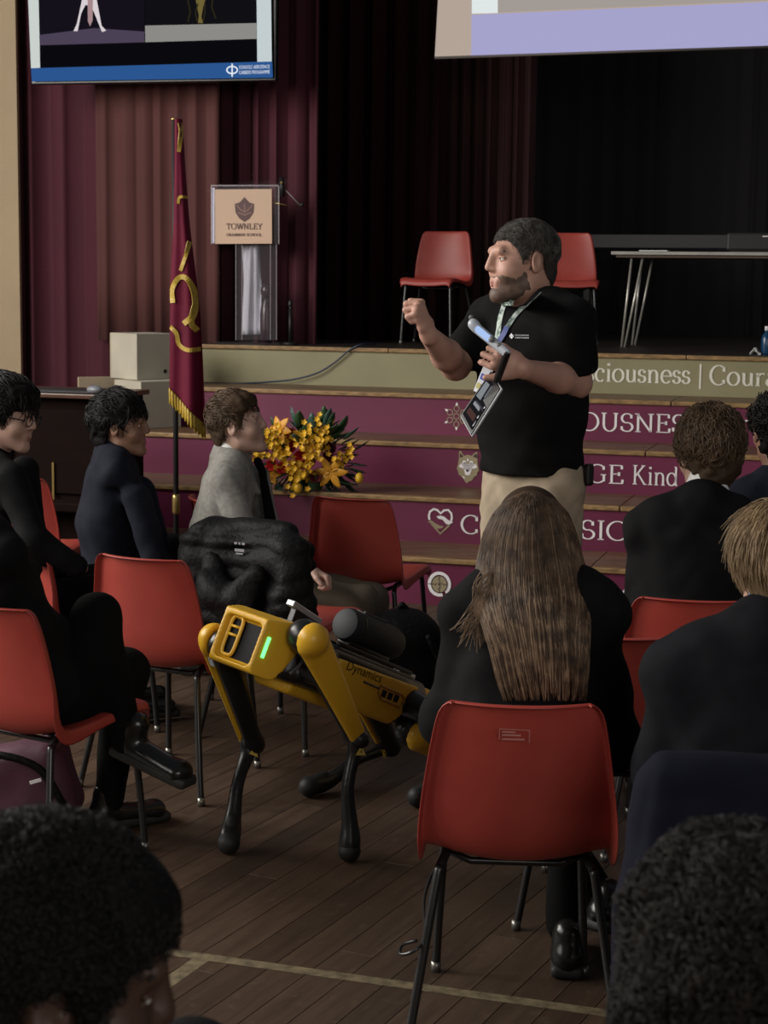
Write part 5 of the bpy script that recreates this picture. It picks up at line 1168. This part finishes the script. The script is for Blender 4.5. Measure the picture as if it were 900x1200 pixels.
# chest print
v,f=sans('SCHOOLS AEROSPACE',1); v2,f2=sans('CAREERS PROGRAMME',1); wv=max(q[0] for q in v); kx=15.5/wv
m=MB(); m.add([at(607+q[0]*kx,394.8-q[1]*2.2,5.22)-PL for q in v],f); m.add([at(607+q[0]*kx,397.8-q[1]*2.2,5.22)-PL for q in v2],f2); g=glyph([A(603,395.4,1.8,1.8,0,360,10),[(603,392),(603,398.5)]],uni=1.0); m.add([at(x,y,5.22)-PL for x,y,_ in g.v],g.f)
wrap(m.build('chest_print',mat('print_white',(.75,.76,.8),.6),PR))
# lanyard and card
LA=thing('lanyard','green patterned lanyard with blue and white badge round the neck of the presenter','lanyard',PL)
def ribbon(pts,wpx,Y,name,m,par,seg=8):
    pts=bez([(x,y,0) for x,y in pts],seg); v=[];f=[]
    for i,p in enumerate(pts):
        t=(pts[min(i+1,len(pts)-1)]-pts[max(i-1,0)]); t.normalize(); n=Vector((-t.y,t.x,0))*wpx/2; v+=[at(p.x+n.x,p.y+n.y,Y)-PL,at(p.x-n.x,p.y-n.y,Y)-PL]
    f=[(2*i,2*i+1,2*i+3,2*i+2) for i in range(len(pts)-1)]; o=MB().add(v,f).build(name,m,par); return o
M_lan=mat('lanyard_green_white',(.045,.10,.085),.6,noise=(45,.5,2,6),col2=(.48,.55,.50)); M_lan2=mat('lanyard_dark_green',(.02,.05,.04),.6,noise=(40,.5,2,5),col2=(.30,.36,.33))
solid(wrap(ribbon([(600,352),(594,372),(590,392),(585,412),(581,424)],5.0,5.15,'strap',M_lan,LA),.004),.002); solid(wrap(ribbon([(636,344),(622,358),(607,376),(595,396),(586,416),(582,425)],5.0,5.15,'strap',M_lan2,LA),.006),.002)
solid(wrap(ribbon([(600,385),(597,392),(591,402),(587,410)],5.5,5.15,'strap',mat('lanyard_blue',(.02,.04,.20),.6),LA),.008),.002)
cp=[at(567.5,427,5.185),at(578.5,433,5.165),at(566.5,463.5,5.15),at(555,458,5.17)]; o=MB().add([q-PL for q in cp],[(0,1,2,3)]).build('badge',mat('badge_white',(.70,.72,.78),.4),LA); solid(o,.003)
cc=lambda a,b:cp[0]+(cp[1]-cp[0])*a+(cp[3]-cp[0])*b-PL+Vector((0,-.004,0))
for (a0,b0,a1,b1,c) in ((.08,.30,.55,.52,(.03,.07,.42)),(.6,.40,.95,.62,(.05,.12,.5)),(.05,.66,.4,.86,(.45,.42,.12)),(.5,.70,.95,.92,(.04,.09,.45))): MB().add([cc(a0,b0),cc(a1,b0),cc(a1,b1),cc(a0,b1)],[(0,1,2,3)]).build('badge_print',mat('badge_%d'%int(c[0]*1000+a0*100),c,.5),LA)
solid(MB().add([at(580,423,5.19)-PL,at(584,425,5.19)-PL,at(577,432,5.175)-PL,at(572,430,5.175)-PL],[(0,1,2,3)]).build('badge_clip',M_rsil,LA),.003)
# tablet controller
tc=[at(541,488,5.14),at(553.5,511.5,5.04),at(588,456.5,5.06),at(576,436.5,5.16)]; TBc=(tc[0]+tc[2])/2
TAB=thing('tablet_controller','handheld tablet controller with white grip held by the presenter','tablet',TBc)
def tb(name,mb,m,sm=False): o=mb.build(name,m,TAB,sm); o.location=-TBc; return o
tn=(tc[1]-tc[0]).cross(tc[3]-tc[0]).normalized(); tn=tn if tn.dot(-TBc+CAMP)>0 else -tn
o=tb('tablet_body',MB().add(tc,[(0,1,2,3)]),M_rk); solid(o,.012,0); o.modifiers.new('b','BEVEL').width=.003
o=tb('tablet_rim',MB().tube(tc+[tc[0]],.0045,6,False),mat('tablet_grey_rim',(.28,.29,.31),.35),True)
tcq=lambda a,b,d=.009:tc[0]+(tc[1]-tc[0])*a+(tc[3]-tc[0])*b+tn*d
tb('tablet_screen',MB().add([tcq(.10,.07),tcq(.90,.07),tcq(.90,.93),tcq(.10,.93)],[(0,1,2,3)]),emis('tablet_dark','#1d1b1e',1))
rs=random.Random(5)
for (a0,b0,a1,b1,c) in ((.2,.15,.75,.30,'#4a3430'),(.25,.36,.7,.46,'#8f9094'),(.15,.5,.45,.86,'#7f8488'),(.5,.62,.62,.9,'#5d6064'),(.3,.42,.85,.5,'#3a3a40'),(.80,.28,.86,.36,'#c9ccd0'),(.80,.5,.86,.56,'#d0d2d6'),(.82,.86,.9,.92,'#b0453f'),(.84,.12,.88,.26,'#d6d8dc')):
    tb('screen_image',MB().add([tcq(a0,b0,.0094),tcq(a1,b0+.03,.0094),tcq(a1-.04,b1,.0094),tcq(a0,b1-.03,.0094)],[(0,1,2,3)]),emis('tab_'+c.strip('#'),c,1))
ga,gb=at(553,380,5.09),at(594,414,5.02); gd=(gb-ga).normalized(); sg_=SDF(.012); sg_.ecap(ga+gd*.02,gb-gd*.0,.016,.014,UP,.012,.011); sg_.ball(ga+gd*.006+UP*.004,.017); 
def sdt(name,sd,m,vox=.004): V,Q=sd.mesh(vox); return npmesh(name,V-np.array(TBc,np.float32),Q,m,TAB)
sdt('grip',sg_,mat('grip_silver',(.42,.45,.50),.35)); 
sg_=SDF(.006); sg_.ecap(ga+gd*.028+Vector((-.004,-.010,.002)),ga+gd*.075+Vector((-.004,-.010,.002)),.011,.011,UP,.008,.008); sdt('grip_reflection',sg_,emis('blue_grip_reflection','#a9c4ef',1.0))  # blue reflection of the screen on the grip, painted in as a glow
sg_=SDF(.004); sg_.ball(ga+UP*.018-gd*.004,.008); sg_.ball(ga+gd*.082+Vector((0,-.016,.004)),.010); sg_.ball(ga+gd*.098+Vector((.01,-.014,-.004)),.008); sdt('grip_button',sg_,mat('button_grey',(.16,.16,.17),.4),.003)
sg_=SDF(.01); sg_.cap(gb,(tc[2]+tc[3])/2,.012,.012); sdt('grip_arm',sg_,M_rk)
# ---------------- seated audience
def vx(P): return P
# man in grey jacket, profile to the right
hd_=at(279,499,6.85)
g_loc=Vector((at(268,640,6.86).x,6.88,0))
r,h,P,body,jk=seated('seated man in grey tweed jacket looking right towards the presenter',g_loc,84,hd_,(1,-.12,.20),SK_pale,HR_brn,M_gj,M_ot,
  [(at(262,563,6.70),at(292,640,6.62),at(362,668,6.52),((.85,-.25,-.30),(.2,-.3,-1),1,(1.0,1.2,.8),1.0,(.7,.5,.4),.5)),(at(300,560,7.05),at(318,640,7.10),at(362,668,6.85),None)],
  [(g_loc+Vector((.02,-.10,.47)),at(425,706,6.62),at(432,806,6.66)),(g_loc+Vector((.02,.10,.47)),at(436,702,6.86),at(446,800,6.90))],w=.95,zoff=-.04,lean=.04,collar=(M_shirt,.72),seed=11,hs=1.0)
h.face(r,HR_brn,Vector(r.location),True,True)
hair_cap(h,r,HR_brn,.010,HL_short,.006,70,top=.016,strands=1100,flow=fl_fwd,slen=.040,srad=.0016,seed=11,mess=.3)
td=SDF(.01); td.cap(P(.0,.10,.93),P(.0,.155,.70),.016,.024); td.cap(P(0,.075,.985),P(0,.10,.94),.018,.016); sdf_obj('necktie',td,.006,M_bt,r)
# navy-suited student
hd_=at(143,500,7.0); n_loc=Vector((at(136,660,7.0).x,7.02,0))
r,h,P,body,jk=seated('seated student in navy suit with glossy black hair, in profile before the steps',n_loc,80,hd_,(1,-.10,.02),SK_tan,HR_blk,M_nj,M_bt,
  [(at(160,583,6.84),at(186,665,6.80),at(212,690,6.80),None),(at(166,575,7.2),at(190,660,7.24),at(215,690,7.1),None)],
  [(n_loc+Vector((.02,-.09,.47)),n_loc+Vector((.30,.14,.50)),n_loc+Vector((.29,.16,.09))),(n_loc+Vector((.0,.10,.47)),n_loc+Vector((.18,.38,.50)),n_loc+Vector((.17,.40,.09)))],w=1.0,zoff=-.035,lean=.02,seed=12)
h.face(r,HR_blk,Vector(r.location)); hair_cap(h,r,HR_blk,.016,HL_mid,.008,62,top=.016,strands=1100,flow=fl_fwd,slen=.05,srad=.0016,seed=12,back=.014)
# student with glasses at the left edge
hd_=at(10,488,6.25); l_loc=Vector((at(2,640,6.3).x,6.28,0))
r,h,P,body,jk=seated('seated student with dark fringe and glasses at the left edge',l_loc,66,hd_,(.92,-.30,-.16),SK_pale,HR_blk,M_bj,M_bt,
  [(at(14,562,6.12),at(40,640,6.02),at(95,665,6.05),None),(at(26,552,6.45),at(40,640,6.55),at(80,668,6.35),None)],
  [(l_loc+Vector((.05,-.10,.47)),l_loc+Vector((.44,.05,.52)),l_loc+Vector((.46,.06,.09))),(l_loc+Vector((.0,.10,.47)),l_loc+Vector((.38,.26,.52)),l_loc+Vector((.40,.27,.09)))],w=.95,seed=13)
h.face(r,HR_blk,Vector(r.location)); hair_cap(h,r,HR_blk,.020,[(a,b-.012) for a,b in HL_mid],.009,55,top=.016,strands=1000,flow=fl_fwd,slen=.06,srad=.0016,seed=13,back=.012)
gl=thing('eyeglasses','thin dark-framed glasses on the student at the left edge','glasses',h.p(0,.1,.0)); lc=Vector(gl.location)
for t in (-1,1):
    ring=[h.p(.031*t+.024*math.cos(a),.104,.004+.019*math.sin(a))-lc for a in np.linspace(0,2*PI,17)]; MB().tube(ring,.0022,5,False).build('lens_rim',M_blk,gl,True)
    MB().tube([h.p(.054*t,.102,.008)-lc,h.p(.083*t,.03,.012)-lc,h.p(.086*t,-.02,.008)-lc],.002,5).build('temple_arm',M_blk,gl,True)
MB().tube([h.p(-.008,.106,.006)-lc,h.p(.008,.106,.006)-lc],.002,5).build('nose_bridge',M_blk,gl,True)
# person with crossed legs, black clothes, left foreground
c_loc=cl('cross',0,.03,0); c_loc=Vector((c_loc.x,c_loc.y,0)); ang=58; a=math.radians(ang); fw=Vector((math.sin(a),math.cos(a),0)); rt=Vector((fw.y,-fw.x,0))
C=lambda x,y,z:c_loc+rt*x+fw*y+UP*z
kn=at(112,722,4.82); ft=at(150,868,4.78)
r,h,P,body,jk=seated('person in black with legs crossed, cut off by the left edge',c_loc,ang,at(-62,545,4.75),(.9,.2,0),SK_fair,HR_brn,M_bj,M_bt,
  [(at(-60,640,5.0),at(-40,740,5.0),at(20,760,4.95),None),(at(-2,648,4.80),at(38,735,4.85),at(72,738,4.78),None)],
  [(C(.09,0,.48),kn,ft),(C(-.10,0,.47),C(-.13,.27,.49),C(-.16,.22,.09))],shoes=False,seed=14,tilt=.02,lean=-.23)
hair_cap(h,r,HR_brn,.010,HL_short,.005,70,strands=120,flow=fl_fwd,seed=14)
f2=(at(212,898,4.70)-ft); f2=f2.normalized(); shoe(r,ft-f2*.05-UP*.055,ft+f2*.22-UP*.055); q=C(-.16,.22,0); shoe(r,q-fw*.06,q+fw*.2)
# long-haired girl in front
gl_=cl('girl',0,.02,0); K='girl'; ga_=CHAIRS[K][3]; fw=CHAIRS[K][2]; rt=Vector((fw.y,-fw.x,0)); G=lambda x,y,z:gl_+rt*x+fw*y+UP*z
hd_=at(621,632,3.86)
r,h,P,body,jk=seated('girl with very long light brown hair in black blazer seen from behind',gl_,math.degrees(ga_),hd_,(.10,1,-.08),SK_pale,HR_long,M_bj,M_bt,
  [(at(547,756,3.86),at(523,842,3.88),G(-.17,.34,.58),None),(at(698,752,3.86),at(724,872,3.82),G(.16,.30,.56),None)],
  [(G(.09,0,.48),G(.15,.36,.50),at(661,1085,4.06)),(G(-.09,0,.48),G(-.02,.40,.50),at(700,1050,4.30))],w=.95,zoff=.0,tilt=.04,lean=.03,shoes=False,seed=15,hs=.98)
q=onz(664,1150,0); d=Vector((.12,1,0)).normalized(); shoe(r,q+d*.0,q+d*.25,'boot',-.01)
q=at(695,1092,4.18); d=Vector((.55,.75,-.30)).normalized(); shoe(r,q,q+d*.25,'boot',-.01)
rows=[(574,622,4,3.80,.02),(586,622,30,3.77,.06),(602,622,44,3.752,.10),(625,621,54,3.742,.12),(650,621,60,3.738,.13),(680,623,66,3.725,.12),(705,625,67,3.700,.09),(730,628,63,3.682,.06),(760,632,58,3.672,.04),(790,635,54,3.668,.03),(812,637,50,3.668,.025),(822,638,47,3.668,.02)]
ry=[q[0] for q in rows]
def hs_(s,py,off=0):
    cx,hw,Yc,dp=[float(np.interp(py,ry,[q[k] for q in rows])) for k in (1,2,3,4)]
    return at(cx+s*hw*(1+off*4),py,Yc+dp*(1-math.sqrt(max(0,1-s*s)))-off)
loc=Vector(r.location)
base=MB().grid(lambda u,v:hs_((u*2-1)*.985,575+240*v,-.006)-loc,22,30); o=base.build('hair',MATS['ash_brown_hair_under'],r,True); solid(o,.02,-1 if False else 1)
sh=SDF(.03); sh.ell(h.p(0,-.015,.035),[v*h.s for v in (.080,.098,.090)],h.M); sh.ell(h.p(0,-.02,-.06),[v*h.s for v in (.082,.07,.10)],h.M)
sdf_obj('hair_crown',sh,.007,MATS['ash_brown_hair_under'],r,None,lambda P:np.where(h.local(P)[:,2]<.05,h.local(P)[:,1]-.03,h.local(P)[:,1]-.085))
rr=random.Random(4)
HR_lt=hair_mat('light_brown_hair',(.13,.083,.052),(.30,.205,.13))
for nm,m_,cnt,sd_ in (('hair_locks',HR_long,2300,1),('light_hair_locks',HR_lt,1000,2)):
    mb=MB(); rr=random.Random(sd_)
    for i in range(cnt):
        s=math.sin(rr.uniform(-1,1)*PI/2)*.99; y0=576+rr.random()**2*60; y1=rr.uniform(775,822) if rr.random()<.8 else rr.uniform(700,800)
        if nm[0]=='l': y0=rr.uniform(600,760)
        off=rr.uniform(-.003,.006); ph=rr.uniform(0,6); am=rr.uniform(0,.05); pts=[]
        n=13
        for k in range(n+1):
            t=k/n; py=y0+(y1-y0)*t; ss=max(-.995,min(.995,s+am*math.sin(t*4+ph)+.035*math.sin(s*37+2)*t*t+.02*math.sin(s*90)*t)); pts.append(hs_(ss,py,off)-loc)
        mb.tube(pts,[.0012+.0005*math.sin(PI*k/n) if k<n else .0004 for k in range(n+1)],4,False)
    o=mb.build(nm,m_,r,True); o['kind']='stuff'
mb=MB()
for i in range(60):   # loose wisps over the left shoulder
    u=rr.uniform(0,1); p0=at(588+10*u,650+20*rr.random(),3.79); p1=at(568-6*u+rr.gauss(0,4),690+rr.uniform(-10,26),3.735); p2=at(526+50*u+rr.gauss(0,5),738+rr.uniform(-22,50)*u,3.742)
    pts=bez([p0,p1,p2],5); mb.tube([q-loc for q in pts],[.0007]*len(pts),4,False)
o=mb.build('hair_wisps',HR_lt,r,True); o['kind']='stuff'
# boy with wavy brown hair
K='boy'; b_=cl(K,.0,.02,0); hd_=at(829,533,5.16); fw=CHAIRS[K][2]; rt=Vector((fw.y,-fw.x,0)); G=lambda x,y,z:b_+rt*x+fw*y+UP*z
b_=Vector((at(806,700,5.05).x,5.08,0))
r,h,P,body,jk=seated('boy with wavy brown hair and white collar seen from behind at right',b_,4,hd_,(-.22,1,-.06),SK_pale,HR_brn,M_bj,M_bt,
  [(at(757,640,5.08),at(751,722,5.15),G(-.14,.36,.60),None),(at(866,632,5.08),at(880,722,5.1),G(.15,.36,.60),None)],
  [(G(.09,0,.47),G(.13,.42,.50),G(.14,.42,.09)),(G(-.09,0,.47),G(-.13,.42,.50),G(-.14,.42,.09))],w=1.0,zoff=.02,tilt=.03,collar=(M_shirt,.80),seed=16)
hair_cap(h,r,HR_brn,.020,[(a,b-.012) for a,b in HL_mid],.010,58,top=.010,strands=1500,flow=fl_down,slen=.055,srad=.0017,seed=16,back=.010,curl=.006)
# curly-haired student at right edge
f_=Vector((at(905,690,5.75).x,5.75,0)); G=lambda x,y,z:f_+Vector((x,y,z))
r,h,P,body,jk=seated('student with dark curly hair at the right edge behind the wavy-haired boy',f_,0,at(912,506,5.75),(-.1,1,0),SK_tan,HR_blk,M_nj,M_bt,
  [(at(872,600,5.72),at(866,690,5.75),G(-.14,.36,.60),None),(G(.2,0,.93),G(.24,.06,.66),G(.14,.34,.6),None)],
  [(G(.09,0,.47),G(.13,.42,.50),G(.14,.42,.09)),(G(-.09,0,.47),G(-.13,.42,.50),G(-.14,.42,.09))],seed=17)
hair_cap(h,r,hair_mat('dark_brown_curls',(.005,.004,.0035),(.014,.010,.008)),.022,HL_mid,.012,75,strands=900,flow=fl_wild,slen=.035,srad=.0017,seed=17,curl=.010)
# fair-haired student at right
K='coat'; d_=cl(K,.02,.05,0); hd_=at(911,662,3.50); fw=CHAIRS[K][2]; rt=Vector((fw.y,-fw.x,0)); G=lambda x,y,z:d_+rt*x+fw*y+UP*z
d_=Vector((at(885,900,3.42).x,3.44,0))
r,h,P,body,jk=seated('fair-haired student in dark blazer with blue collar at the right edge, seen from behind',d_,6,hd_,(-.10,1,-.03),SK_pale,HR_bln,mat('charcoal_blazer_wool',(.0072,.0078,.0105),.85,noise=(25,.3),spec=.12),M_bt,
  [(at(795,800,3.42),at(772,905,3.46),G(-.16,.34,.60),None),(G(.19,0,.93),G(.23,.06,.66),G(.14,.34,.6),None)],
  [(G(.09,0,.47),G(.13,.42,.50),G(.14,.42,.09)),(G(-.09,0,.47),G(-.13,.42,.50),G(-.14,.42,.09))],w=1.05,collar=(M_bshirt,.72),seed=18,zoff=-.035)
hair_cap(h,r,HR_bln,.016,[(a,b-.06 if a<-.03 else b-.03) for a,b in HL_mid],.003,50,top=.004,strands=2200,flow=fl_down,slen=.085,srad=.0012,seed=18,back=.004,mess=.07)
# dark-haired person in profile, bottom left
p_=Vector((at(40,1500,1.42).x,1.42,0)); G=lambda x,y,z:p_+Vector((x,y,z))
hd_=at(58,1150,1.42); 
r,h,P,body,jk=seated('person with short black coily hair in profile at the bottom left corner',p_,50,hd_,(.93,.30,-.22),SK_dark,HR_blk,M_bj,M_bt,
  [(G(-.12,-.15,.90),G(-.1,-.2,.66),G(.1,.0,.60),None),(G(.12,.15,.90),G(.2,.2,.66),G(.25,.2,.6),None)],
  [(G(.05,-.09,.47),G(.38,.15,.50),G(.40,.16,.09)),(G(-.05,.09,.47),G(.28,.36,.50),G(.3,.36,.09))],seed=19,zoff=-.02,hs=1.0)
h.face(r,HR_blk,Vector(r.location)); hair_cap(h,r,HR_blk,.022,[(a,b-.01) for a,b in HL_short],.006,40,top=.006,strands=6500,flow=fl_wild,slen=.014,srad=.0006,seed=19,curl=.004,vox=.004)
# curly dark hair, bottom right
p_=Vector((at(880,1500,1.42).x,1.42,0)); G=lambda x,y,z:p_+Vector((x,y,z)); hd_=at(874,1170,1.42)
r,h,P,body,jk=seated('person with thick dark curly hair seen from behind at the bottom right corner',p_,0,hd_,(.05,1,0),SK_dark,HR_blk,M_bj,M_bt,
  [(G(-.19,0,.88),G(-.23,.06,.64),G(-.14,.3,.6),None),(G(.19,0,.88),G(.23,.06,.64),G(.14,.3,.6),None)],
  [(G(.09,0,.47),G(.13,.42,.50),G(.14,.42,.09)),(G(-.09,0,.47),G(-.13,.42,.50),G(-.14,.42,.09))],seed=20,zoff=-.02)
hair_cap(h,r,MATS['dark_brown_curls'],.032,[(a,b-.03) for a,b in HL_mid],.013,38,strands=9000,flow=fl_wild,slen=.026,srad=.0006,seed=20,curl=.009,vox=.004,back=.01)
